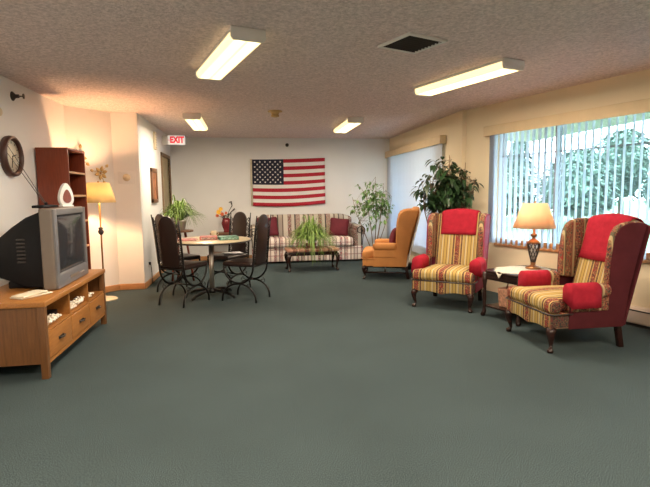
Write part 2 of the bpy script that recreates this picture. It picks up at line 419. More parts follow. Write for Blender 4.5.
baseboard('baseboard_short',P_AC,P_SC,'oak baseboard below the thermostat')
baseboard('baseboard_angled',P_SC,P_LC,'oak baseboard behind the floor lamp')
baseboard('baseboard_left',P_LC,(-2.236,-2.5),'oak baseboard along the television wall')
g=MB().bb((-30,-30,-.3),(60,70,-.2)).build('ground',M['grass']); struct(g,'lawn outside the windows','ground')

# door in the alcove wall
d=thing('door_1','tan door in a brown casing in the far left alcove wall','door',(-1.47,9.355,0)); d['kind']='structure'
b=MB(); b.bb((-.145,-.485,0),(.02,-.425,2.06)); b.bb((-.145,.425,0),(.02,.485,2.06)); b.bb((-.145,-.485,2.0),(.02,.485,2.06))
b.build('casing',M['casing'],d,bevel=.006)
b=MB(); b.bb((-.05,-.425,.01),(-.015,.425,2.0)); b.build('door_panel',M['door'],d,bevel=.004)
b=MB(); b.ball((.03,-.35,1.0),.028); b.tube([(-.02,-.35,1),(.03,-.35,1)],.012); b.build('knob',M['brass'],d)

# windows
def window(name,p,a,x0,x1,z0,z1,mulls,bars,label):
    w=thing(name,label,'window',(p[0],p[1],0),a); w['kind']='structure'
    b=MB(); y0,y1=-.10,-.05; f=.045
    b.bb((x0,y0,z0),(x0+f,y1,z1)); b.bb((x1-f,y0,z0),(x1,y1,z1)); b.bb((x0,y0,z1-f),(x1,y1,z1))
    b.build('window_frame',M['window_frame'],w,bevel=.004)
    b=MB(); b.bb((x0,y0-.01,z0),(x1,y1+.02,z0+.075)); b.bb((x0,-.09,z0-.02),(x1,.02,z0+.012)); b.build('window_sill',M['window_wood'],w,bevel=.005)
    for mx in mulls:
        MB().bb((mx-.03,y0,z0+.07),(mx+.03,y1,z1-.04)).build('mullion',M['window_frame'],w)
    b=MB()
    for zz,xa,xb in bars: b.bb((xa,-.083,zz-.008),(xb,-.067,zz+.008))
    if bars: b.build('muntin',M['window_frame'],w)
    ed=[x0+f]+[q for mm in mulls for q in (mm-.03,mm+.03)]+[x1-f]
    for i in range(0,len(ed),2):
        MB().bb((ed[i],-.078,z0+.07),(ed[i+1],-.072,z1-.04)).build('pane',M['glass'],w)
aR=math.atan2(P_K[1]-P_RB[1],P_K[0]-P_RB[0])
window('window_2',P_RB,aR,LR-W2[1],LR-W2[0],W2[2],W2[3],[LR-1.43,LR-3.3],[(1.765,LR-W2[1]+.04,LR-W2[0]-.04)],'wide window with grey mullions behind the open vertical blinds')
window('window_1',P_K2,PI/2,W1[0],W1[1],W1[2],W1[3],[(W1[0]+W1[1])/2],[],'window behind the closed blinds beside the leafy corner plant')
# vertical blinds
def blinds(p,a,x0,x1,zb,zt,off,rot,label,spacing=.083,end_stack=0,vh=.0):
    t=thing('vertical_blinds',label,'blinds',(p[0],p[1],0),a)
    b=MB(); b.bb((x0-.07,0,zt),(x1+.07,.10,zt+.012)); b.bb((x0-.07,.088,zt-.045),(x1+.07,.10,zt+.08)); b.bb((x0-.07,0,zt-.045),(x0-.058,.1,zt+.08)); b.bb((x1+.058,0,zt-.045),(x1+.07,.1,zt+.08))
    b.bb((x0-.07,0,zt+.07),(x1+.07,.10,zt+.08))
    b.build('valance',M['valance'],t,bevel=.004)
    MB().bb((x0-.04,off-.018,zt-.03),(x1+.04,off+.018,zt)).build('head_rail',M['white_paint'],t)
    def vane_me():
        v=MB(); n=6; vs=[];fs=[]
        for k in range(2):
            for i in range(n+1):
                u=-.0445+.089*i/n; c=.006*(1-(2*i/n-1)**2)
                for z in (zb,zt-.03): vs.append((u,c+(k*.0012),z))
        m=2*(n+1)
        for i in range(n):
            A=i*2; fs+= [(A,A+2,A+3,A+1),(m+A,m+A+1,m+A+3,m+A+2)]
        fs += [(0,1,m+1,m),(2*n,m+2*n,m+2*n+1,2*n+1)]
        v.add(vs,fs); return v
    xs=[]; x=x1-.02
    for i in range(end_stack): xs.append((x,rot+.1)); x-=.030
    while x>x0: xs.append((x,rot)); x-=spacing
    first=None
    for i,(xx,rr) in enumerate(xs[:95]):
        if first is None:
            o=vane_me().build('vane',M['vane'],t); first=o
        else:
            o=first.copy(); C.objects.link(o); o.parent=t
        o.location=(xx,off,0); o.rotation_euler=(0,0,rr+R.uniform(-.04,.04))
    return t
blinds(P_RB,aR,LR-4.35,LR-.50,.655,2.075,.052,math.radians(-70),'cream valance with opened white vertical slats over the wide right window',end_stack=3)
blinds(P_K2,PI/2,.62,3.46,.27,2.085,.052,math.radians(12),'closed white vertical blinds under a cream valance beside the leafy corner plant',spacing=.08)

# outside trees
def outside_tree(i,x,y,h,rad,con):
    t=thing('tree','',"tree",(x,y,-.2),R.uniform(0,6),group='trees outside the windows')
    MB().tube([(0,0,0),(.05,0,h*.35),(0,.05,h*.7)],[.16,.12,.05],8).build('trunk',M['bark'],t)
    b=MB(); n=3600
    for k in range(n):
        u=R.random()
        if con:
            z=h*(.12+.88*u); rr=rad*(1-u)*(.55+.45*R.random()**.5)
        else:
            z=h*(.25+.75*u); rr=rad*math.sin(PI*(.12+.86*u))**.7*(.5+.5*R.random()**.4)
        a=R.uniform(0,2*PI); dd=(math.cos(a),math.sin(a),R.uniform(-.5,.5))
        b.leaf((rr*math.cos(a),rr*math.sin(a),z),dd,R.uniform(.18,.36),R.uniform(.10,.19),droop=.3)
    pr=[(.02,h*(.12 if con else .25))]+[((rad*.55*(1-q/10) if con else rad*.62*math.sin(PI*(.10+.85*q/10))**.7),h*((.14+.8*q/10) if con else (.28+.66*q/10))) for q in range(11)]
    b.lathe(pr,seg=12)
    b.build('foliage',M['tree_leaf2' if con else 'tree_leaf'],t,norm=False)
    return t
TREES=[(3.6,26.4,3.5,1.6,0),(7.9,25.2,3.3,1.6,0),(11.8,23.4,3.6,1.6,0),(15.2,20.8,3.4,1.6,0),(18.0,17.5,3.7,1.6,0),(20.3,13.9,3.4,1.7,0),(21.9,10.0,3.5,1.7,0),(7.0,20.2,2.4,1.2,0),(9.9,18.9,2.5,1.2,0),(12.6,17.1,2.6,1.2,0),(15.0,14.8,2.6,1.2,0),(16.9,12.1,2.6,1.2,0),(18.2,9.0,2.7,1.2,0),(6.2,30.4,4.4,1.8,0),(10.8,28.4,4.5,1.8,0),(15.2,25.9,4.7,1.8,1),(19.0,22.6,4.6,1.8,0),(22.1,18.9,4.8,1.8,0),(24.9,15.2,4.7,1.8,1)]
for i,a in enumerate(TREES):
    t=outside_tree(i,*a)
    t['label']=('dark conifer tree' if a[4] else 'bushy green tree')+' seen beyond the vertical blinds outside'
    t['group']='conifers outside the window' if a[4] else 'bushy trees outside the window'

# ------------------------------------------------------------------ ceiling fixtures
def fixture(loc,ang,label,L=1.24):
    t=thing('ceiling_light',label,'ceiling light',(loc[0],loc[1],H),ang,group='fluorescent ceiling lights')
    MB().bb((-.11,-L/2,-.03),(.11,L/2,0)).build('housing',M['white_paint'],t)
    pr=[(-.110,-.022),(-.118,-.035),(-.116,-.065),(-.100,-.082),(.100,-.082),(.116,-.065),(.118,-.035),(.110,-.022)]
    MB().prism(pr,1,-L/2+.012,L/2-.012).build('diffuser',M['tube'],t,bevel=.008)
    for s in (-1,1):
        y=s*(L/2-.006); pe=[(-.122,-.002),(-.122,-.066),(-.104,-.087),(.104,-.087),(.122,-.066),(.122,-.002)]
        MB().prism(pe,1,y-.012,y+.012).build('end_cap',M['white_plastic'],t,bevel=.003)
    return t
F=[((-.142,4.074),math.atan2(.353,1.201),'long lit fluorescent fixture nearest the camera, left of the ceiling vent'),
   ((2.083,4.588),math.atan2(.367,1.139),'long lit fluorescent fixture near the right window, right of the vent'),
   ((-.735,7.70),0,'small-looking lit fluorescent fixture beside the exit sign'),
   ((1.61,7.85),0,'distant lit fluorescent fixture above the sofa side')]
for p,a,l in F: fixture(p,a,l)
for p in ((-.6,.8),(2.6,.9)):  # two fixtures added out of view as fill light
    fixture(p,math.radians(16),'added fluorescent fill fixture over the unseen near part of the room')
# vent
t=thing('ceiling_vent','square ceiling vent with white rim and dark grille','vent',(1.25,3.664,H),math.radians(22.3))
b=MB(); w=.172
for s in (-1,1): b.bb((s*w-.013,-w-.013,-.018),(s*w+.013,w+.013,0)); b.bb((-w,s*w-.013,-.018),(w,s*w+.013,0))
b.build('rim',M['white_paint'],t,bevel=.004)
b=MB().bb((-w,-w,-.006),(w,w,-.001))
for k in range(9): b.box((0,-w+.037*(k+.6),-.009),(2*w-.02,.004,.014),rotm(rx=.6))
b.build('grille',M['filter'],t)
t=tag(MB().lathe([(.10,.001),(.10,-.012),(.06,-.018),(.045,-.05),(.055,-.06),(.055,-.075),(.02,-.085)]).build('smoke_detector',M['gold'],loc=(.395,6.82,H)),'small amber brown fire detector on the ceiling between the far lights','detector')

# ------------------------------------------------------------------ exit sign
t=thing('exit_sign','white exit sign with red letters by the alcove doorway','sign',(-1.47,9.10,2.283))
MB().bb((0,-.03,-.075),(.105,.015,.07)).build('bracket',M['white_paint'],t,bevel=.004)
MB().bb((.105,-.02,-.078),(.392,.02,.082)).build('sign_panel',M['sign_face'],t,bevel=.004)
def text_mesh(txt,size,depth,m,parent,loc,rot,name,sx=1,bold=0):
    cu=bpy.data.curves.new(name,'FONT'); cu.body=txt; cu.size=size; cu.extrude=depth; cu.align_x='CENTER'; cu.align_y='CENTER'; cu.offset=bold
    o=bpy.data.objects.new('tmp',cu); C.objects.link(o); dg=bpy.context.evaluated_depsgraph_get()
    me=bpy.data.meshes.new_from_object(o.evaluated_get(dg)); bpy.data.objects.remove(o)
    me.materials.clear(); me.materials.append(m)
    n=bpy.data.objects.new(name,me); C.objects.link(n); n.parent=parent; n.location=loc; n.rotation_euler=rot; n.scale=(sx,1,1); return n
text_mesh('EXIT',.15,.002,M['red_letter'],t,(.257,-.0225,.002),(PI/2,0,0),'lettering',.78,.0065)
MB().prism([(.112,.002),(.126,.018),(.126,.010),(.119,.002),(.126,-.006),(.126,-.014)],1,-.025,-.02).build('arrow',M['red_letter'],t)

# ------------------------------------------------------------------ flag
def flag():
    t=thing('flag','american flag with stars and stripes hung on the far wall','flag',(.10,10.008,0))
    W,Z0,Z1=1.475,1.105,2.03; nx=40
    def P(u,v,o=0):    # u 0..1 left-right, v 0..1 top-bottom
        sag=-.035*math.sin(PI*u)*(.3+.7*v)+.035*u*(1-v*.2)
        y=-.012+.010*math.sin(u*9+v*3)*(.3+.7*v)-.008*math.sin(v*7+u*2)
        return (u*W, y-o, Z1-(Z1-Z0)*v+sag-.02)
    b=MB(); rows=26; cu=.415
    idx=[[b.bm.verts.new(P(i/nx,j/rows)) for i in range(nx+1)] for j in range(rows+1)]
    for j in range(rows):
        for i in range(nx):
            f=b.bm.faces.new((idx[j][i],idx[j+1][i],idx[j+1][i+1],idx[j][i+1])); f.smooth=True
            s=j//2
            f.material_index = 2 if (s<7 and (i+.5)/nx<cu) else (0 if s%2==0 else 1)
    o=b.build('flag_cloth',[M['flag_red'],M['flag_white'],M['flag_blue']],t,norm=False)
    so=o.modifiers.new('thick','SOLIDIFY'); so.thickness=.002
    b=MB()
    for r in range(9):
        for c in range(6 if r%2==0 else 5):
            u=cu*( (2*c+1+(r%2))/12.0 ); v=(7/13)*((r+1)/10.0); x,y,z=P(u,v,.003)
            rr=.022; vs=[(x+(rr if k%2==0 else rr*.45)*math.sin(PI*k/5), y, z+(rr if k%2==0 else rr*.45)*math.cos(PI*k/5)) for k in range(10)]
            b.add([(x,y-.001,z)]+vs,[(0,1+k,1+(k+1)%10) for k in range(10)],0,False)
    b.build('star_field',M['flag_white'],t)
    b=MB(); b.tube([(-.018,-.012,Z0-.02),(-.022,-.012,1.55),(-.018,-.012,Z1-.01)],.018,8,flat=.35); b.build('sleeve',M['canvas'],t)
    for z in (Z1-.03,Z0+.02): MB().tube([(-.018,.021,z),(-.018,-.024,z)],.006,6).build('pin',M['brass'],t)
flag()
t=tag(MB().lathe([(.035,0),(.035,.01),(.018,.015),(.018,.05),(.03,.055),(.03,.065)],mtx=rotm(rx=PI/2)).build('sprinkler_head',M['dark_edge'],loc=(.81,10.034,2.30)),'small dark sprinkler head on the far wall above the flag','sprinkler')

# ------------------------------------------------------------------ alcove wall items
t=thing('picture_frame','tall wooden framed picture on the alcove wall beside the hanging plant','picture',(-1.47,8.10,1.47))
b=MB(); 
for s in (-1,1): b.bb((0,s*.20-.03,-.27),(.03,s*.20+.03,.27)); b.bb((0,-.23,s*.24-.03),(.03,.23,s*.24+.03))
b.build('frame',M['brown_wood'],t,bevel=.004); MB().bb((.002,-.18,-.22),(.014,.18,.22)).build('print',M['art'],t)
t=thing('wall_chime','narrow beige box high on the alcove wall','wall box',(-1.47,8.33,2.19))
MB().bb((0,-.06,-.14),(.035,.06,.14)).build('cover',M['beige_plastic'],t,bevel=.006)
b=MB()
for k in range(6): b.bb((.035,-.045,-.11+.04*k),(.038,.045,-.10+.04*k))
b.build('louvre',M['window_frame'],t)
t=thing('wall_outlet','small white outlet low on the alcove wall','outlet',(-1.47,7.45,.33))
MB().bb((0,-.035,-.057),(.006,.035,.057)).build('plate',M['white_plastic'],t,bevel=.002)
MB().bb((.006,-.02,-.03),(.03,.02,.01)).build('plug',M['black'],t,bevel=.004)
MB().tube([(.03,0,-.02),(.04,.01,-.15),(.03,.05,-.315)],.004,6).build('cord',M['black'],t)

# thermostat
t=thing('thermostat','round thermostat on a square plate on the narrow lamp-lit wall','thermostat',(-1.64,7.129,1.565))
MB().bb((-.115,-.008,-.085),(.115,0,.085)).build('plate',M['wall'],t,bevel=.003)
MB().lathe([(.05,0),(.05,.012),(.042,.024),(.03,.028),(.028,.034)],mtx=rotm(rx=PI/2),c=(0,-.008,0)).build('dial',M['beige_plastic'],t)

# golden leaf wall ornaments
aA=math.atan2(P_LC[1]-P_SC[1],P_LC[0]-P_SC[0])   # along the angled wall
def ornament(u,z,ang,s,label):
    q=Vector(P_LC)+(Vector(P_SC)-Vector(P_LC)).normalized()*u
    t=thing('wall_ornament',label,'wall decoration',(q.x,q.y,z),aA+PI,group=None)
    b=MB()
    # local x along the wall, -y out of the wall
    for k in range(6):
        a=ang+k*PI/3; d=Vector((math.cos(a),-.12,math.sin(a)))
        b.leaf(d*.02*s+Vector((0,-.02,0)),d,.085*s,.055*s,Vector((0,-1,0)),0)
    for k in range(3):
        a=ang+PI/6+k*2*PI/3; d=Vector((math.cos(a),-.1,math.sin(a)))
        b.tube([Vector((0,-.015,0)),d*.12*s+Vector((0,-.015,0))],.003,5)
        b.leaf(d*.11*s+Vector((0,-.015,0)),d,.06*s,.045*s,Vector((0,-1,0)),0)
    o=b.build('leaf_spray',M['gold'],t); so=o.modifiers.new('t','SOLIDIFY'); so.thickness=.003
    MB().ball((0,-.02,0),.014*s).build('boss',M['brass'],t)
ornament(.44,1.62,.3,.95,'golden leaf wall ornament just above the floor lamp shade')
ornament(.15,1.815,.9,1.0,'golden leaf wall ornament half hidden behind the bookcase top')

# ------------------------------------------------------------------ left wall items
t=thing('wall_clock','round brown-rimmed clock on the left wall above the television','clock',(-2.236,5.115,1.70),0)
mt=rotm(ry=PI/2)
MB().lathe([(.15,0.002),(.19,0),(.195,.03),(.19,.055),(.17,.065),(.155,.05),(.15,.03),(.149,.003),(.10,.0)],mtx=mt,seg=40).build('rim',M['clock_rim'],t)
MB().lathe([(.155,0.0),(.153,.028),(.001,.028)],mtx=mt,seg=40).build('face',M['clock_face'],t)
b=MB()
for k in range(12):
    a=k*PI/6; b.box((.030,.13*math.sin(a),.13*math.cos(a)),(.002,.006,.022),rotm(rx=-a))
b.build('hour_mark',M['black'],t)
b=MB(); b.tube([(.033,0,0),(.033,.085,.02)],.004,5); b.build('hand',M['black'],t)
b=MB(); b.tube([(.036,0,0),(.036,-.03,-.11)],.003,5); b.build('hand',M['black'],t)
t=thing('wall_sprinkler','chrome sprinkler head sticking out high on the left wall','sprinkler',(-2.236,5.28,2.29))
MB().lathe([(.045,0),(.045,.006),(.03,.02),(.018,.03),(.018,.06)],mtx=mt).build('escutcheon',M['dark_edge'],t)
b=MB(); b.tube([(.05,-.012,0),(.08,-.014,0),(.10,0,0)],.004,6); b.tube([(.05,.012,0),(.08,.014,0),(.10,0,0)],.004,6); b.lathe([(.026,.10),(.026,.104)],mtx=mt)
b.build('deflector',M['dark_edge'],t)
t=tag(MB().lathe([(.04,0),(.04,.012),(.03,.02),(.001,.022)],mtx=mt).build('wall_disc',M['beige_plastic'],loc=(-2.236,4.985,2.095)),'small beige disc on the left wall at the frame edge above the clock','wall fitting')

# ------------------------------------------------------------------ bookcase
t=thing('bookcase','tall cherry red bookcase with open shelves against the left wall','bookcase',(-2.22,5.68,0))
D,Wd,Hb=.32,.56,1.815
for y in (0,Wd-.02): MB().bb((0,y,0),(D,y+.02,Hb)).build('side_panel',M['cherry'],t,bevel=.002)
MB().bb((0,.02,0),(.008,Wd-.02,Hb)).build('back_panel',M['cherry'],t)
MB().bb((0,-.003,Hb),(D+.004,Wd+.003,Hb+.022)).build('top_panel',M['cherry'],t,bevel=.002)
for z in (.06,.40,.72,1.02,1.31,1.565):
    s=MB().bb((.008,.02,z),(D-.012,Wd-.02,z+.02)).build('shelf',M['cherry'],t)
    MB().bb((D-.012,.02,z-.002),(D,Wd-.02,z+.022)).build('shelf_edge',M['cherry_edge'],s,bevel=.002)

# ------------------------------------------------------------------ floor lamp
LX,LY=-1.83,6.47
t=thing('floor_lamp','lit brass floor lamp with a cream shade by the slanted wall','lamp',(LX,LY,0))
MB().lathe([(.15,0),(.155,.01),(.145,.022),(.06,.035),(.025,.05),(.012,.06)],seg=36).build('base',M['beige_plastic'],t)
MB().tube([(0,0,.05),(0,0,1.42)],.010,10).build('pole',M['brass'],t)
MB().lathe([(.012,0),(.03,.02),(.035,.045),(.022,.07),(.03,.085),(.012,.10)],c=(0,0,.83)).build('knob',M['dark_edge'],t)
def shade(prof_r0,prof_r1,z0,z1,mm,t,seg=40):
    b=MB(); vs=[];fs=[]
    n=seg
    for k in range(n):
        a=2*PI*k/n
        for r,z in ((prof_r0,z0),(prof_r1,z1)): vs.append((r*math.cos(a),r*math.sin(a),z))
    for k in range(n):
        k2=(k+1)%n; fs.append((2*k,2*k2,2*k2+1,2*k+1))
    b.add(vs,fs); o=b.build('lamp_shade',mm,t); so=o.modifiers.new('t','SOLIDIFY'); so.thickness=.0015; return o
s=shade(.195,.128,1.235,1.48,M['shade_lamp'],t)
b=MB(); 
for k in range(3):
    a=k*2*PI/3; b.tube([(0,0,1.465),(.127*math.cos(a),.127*math.sin(a),1.475)],.002,5)
b.build('shade_spider',M['brass'],t)
MB().lathe([(.012,0),(.028,.03),(.03,.05),(.02,.075),(.001,.085)],c=(0,0,1.30)).build('bulb',emit('bulb_glow',(1,.62,.28),12),t)
MB().lathe([(.006,0),(.012,.012),(.008,.025),(.002,.035)],c=(0,0,1.468)).build('finial',M['brass'],t)

# ------------------------------------------------------------------ tv console
t=thing('tv_console','honey oak tv console with three drawers and open cubbies','tv stand',(-1.46,3.685,0),math.radians(.8))
Lc,Dc,Hc=1.585,.60,.57     # local: y along, x negative toward wall
b=MB(); b.bb((-Dc,-.0,Hc-.04),(.012,Lc,Hc)); b.build('top',M['oak'],t,bevel=.006)
for (x,y) in ((-.045,0.005),(-.045,Lc-.055),(-Dc+.0,.005),(-Dc+.0,Lc-.055)): MB().bb((x,y,0),(x+.048,y+.05,Hc-.04)).build('leg',M['oak_dark'],t,bevel=.003)
for y in (.018,Lc-.038): MB().bb((-Dc+.048,y,.11),(-.045,y+.02,Hc-.04)).build('side_panel',M['oak_dark'],t)
MB().bb((-Dc+.005,.05,.11),(-Dc+.018,Lc-.05,Hc-.04)).build('back_panel',M['oak_dark'],t)
MB().bb((-Dc+.02,.055,.335),(-.005,Lc-.055,.352)).build('shelf',M['oak'],t)
MB().bb((-Dc+.02,.055,.10),(-.003,Lc-.055,.13)).build('bottom_panel',M['oak'],t)
dw=(Lc-.11)/3
for k in (1,2): MB().bb((-Dc+.02,.055+dw*k-.012,.352),(-.006,.055+dw*k+.012,Hc-.04)).build('divider',M['oak'],t)
for k in range(3):
    y0=.055+dw*k+.004; y1=y0+dw-.008
    dr=MB().bb((-.35,y0+.01,.145),(-.012,y1-.01,.32)).bb((-.016,y0,.135),(.002,y1,.331)).build('drawer',M['oak'],t,bevel=.003)
    yc=(y0+y1)/2
    b=MB(); b.tube([(.0,yc-.045,.235),(.018,yc-.04,.238),(.024,yc,.233),(.018,yc+.04,.238),(0,yc+.045,.235)],[.008,.006,.007,.006,.008],8); b.bb((.001,yc-.055,.222),(.004,yc+.055,.248)); b.build('handle',M['dark_edge'],dr)
# beads and box in the cubbies
def cub(x,y,z): return (t.matrix_basis @ Vector((x,y,z)))
tt=thing('media_player','flat black media player in the near console cubby','player',cub(-.20,.36,.352),math.radians(.8))
MB().bb((-.11,-.16,.004),(.11,.16,.05)).build('case',M['black'],tt,bevel=.004)
MB().bb((.11,-.12,.02),(.112,.04,.034)).build('display',M['screen'],tt)
def beads(name,label,x,y,z,L,n):
    b=MB()
    n*=2
    for k in range(n):
        b.ball((R.uniform(-.035,.035),(k/(n-1)-.5)*L+R.uniform(-.01,.01),.018+.02*R.random()+.012*math.sin(k)**2),R.uniform(.008,.013),seg=7)
    o=b.build(name,M['bead'],loc=cub(x,y,z),rz=math.radians(.8)); tag(o,label,'beads'); return o
beads('bead_garland','heap of cream beaded garland in the near console cubby',-.05,.23,.3525,.26,46)
beads('bead_garland','heap of cream beaded garland in the middle console cubby',-.06,.80,.3525,.42,80)
beads('bead_garland','few cream beads in the far console cubby',-.04,1.16,.3525,.12,14)
# folded paper
o=MB().rbox((0,0,.006),(.13,.26,.012),.005).rbox((.005,-.02,.019),(.12,.22,.012),.005,mtx=rotm(rx=.03,rz=.12)).build('folded_newspaper',M['paper'],loc=(-1.63,3.93,.572),rz=math.radians(-30))
tag(o,'folded cream newspaper on the oak console in front of the tv','newspaper')

# ------------------------------------------------------------------ television
th=math.radians(1.9)          # front plane direction ~ +y
t=thing('television','silver crt television with black back on the oak console','television',(-1.535,4.54,.57),th)
Wt,Ht=.84,.65
b=MB(); b.rbox((-.05,0,Ht/2+.002),(.10,Wt,Ht),.018,n=3)
o=b.build('cabinet',M['tv_side'],t)
b=MB(); f=.065
b.bb((-.004,-Wt/2+.006,.16-.02),(.014,-Wt/2+f,Ht-.006)); b.bb((-.004,Wt/2-f,.14),(.014,Wt/2-.006,Ht-.006)); b.bb((-.004,-Wt/2+f,Ht-.055),(.014,Wt/2-f,Ht-.006)); b.bb((-.004,-Wt/2+.006,.008),(.014,Wt/2-.006,.118+.0))
b.bb((-.004,-Wt/2+f,.115),(.010,Wt/2-f,.125)); b.bb((-.004,-Wt/2+.006,.11),(.013,-Wt/2+f,.16)); b.bb((-.004,Wt/2-f,.11),(.013,Wt/2-.006,.16))
b.build('bezel',M['silver'],t,bevel=.004)
b=MB(); ny,nz=14,12; vs=[];fs=[]
for i in range(ny+1):
    for j in range(nz+1):
        u=2*i/ny-1; v=2*j/nz-1; vs.append((.001+.010*(1-u*u)*(1-v*v),u*(Wt/2-f),.36+v*.235))
for i in range(ny):
    for j in range(nz):
        a=i*(nz+1)+j; fs.append((a,a+nz+1,a+nz+2,a+1))
b.add(vs,fs); o=b.build('screen',M['screen'],t); so=o.modifiers.new('t','SOLIDIFY'); so.thickness=.003
MB().bb((.012,-.12,.045),(.017,.12,.075)).build('control_panel',M['tv_side'],t,bevel=.002)
for k in range(4): MB().lathe([(.006,0),(.006,.004)],c=(.016,.16+.03*k,.06),mtx=mt,seg=10).build('button',M['chrome'],t)
# black tapering back housing
b=MB(); sec=[(-.095,.385,.02,.63),(-.22,.36,.02,.58),(-.36,.27,.05,.50),(-.50,.20,.08,.40),(-.515,.18,.10,.38)]
vs=[];fs=[]
for x,hw,za,zb in sec: vs+=[(x,-hw,za),(x,hw,za),(x,hw,zb),(x,-hw,zb)]
for i in range(len(sec)-1):
    for k in range(4): fs.append((i*4+k,i*4+(k+1)%4,(i+1)*4+(k+1)%4,(i+1)*4+k))
fs+=[(3,2,1,0),tuple((len(sec)-1)*4+k for k in range(4))]
b.add(vs,fs,smooth=False); b.bb((-.42,-.25,.0),(-.13,.25,.06)); b.build('back_housing',M['black'],t,bevel=.012)
b=MB()
for k in range(7): b.bb((-.30,-.350,.22+.03*k),(-.19,-.33,.232+.03*k))
b.build('vent_slot',M['dark_edge'],t)
# antenna on tv
t=thing('tv_antenna','black rabbit-ear antenna on top of the television','antenna',(-1.66,4.37,1.223),th)
MB().rbox((-.0,0,.012),(.09,.34,.022),.009,n=3).build('base',M['black'],t)
MB().tube([(-.02,.08,.02),(-.02,.08,.045)],.012,8).build('hinge',M['black'],t)
Mi=t.matrix_basis.inverted()
for A,B in (((-1.675,4.455,1.235),(-2.10,4.78,1.783)),((-1.68,4.445,1.235),(-2.10,4.77,1.712))):
    MB().tube([Mi@Vector(A),Mi@Vector(B)],[.0035,.002],6).build('rod',M['dark_edge'],t)
t=thing('tabletop_ornament','white pointed oval ornament with a dark oval centre standing on the tv','ornament',(-1.59,4.64,1.223),th+math.radians(-38))
pts=[]; 
def egg(s,off=0):
    s*=1.18
    return [((.055*s)*math.sin(2*PI*k/28)*(1-.35*math.cos(2*PI*k/28)*-1*-1 if True else 1), .105+off+(.088*s)*math.cos(2*PI*k/28)) for k in range(28)]
eg=[(-y,z) for y,z in egg(1)]
b=MB(); b.prism(egg(1),0,-.018,.018); b.bb((-.03,-.055,0),(.03,.055,.018)); b.build('body',M['white_plastic'],t,bevel=.006)
MB().prism(egg(.58,-.012),0,.0185,.022).build('oval_centre',M['cherry'],t)

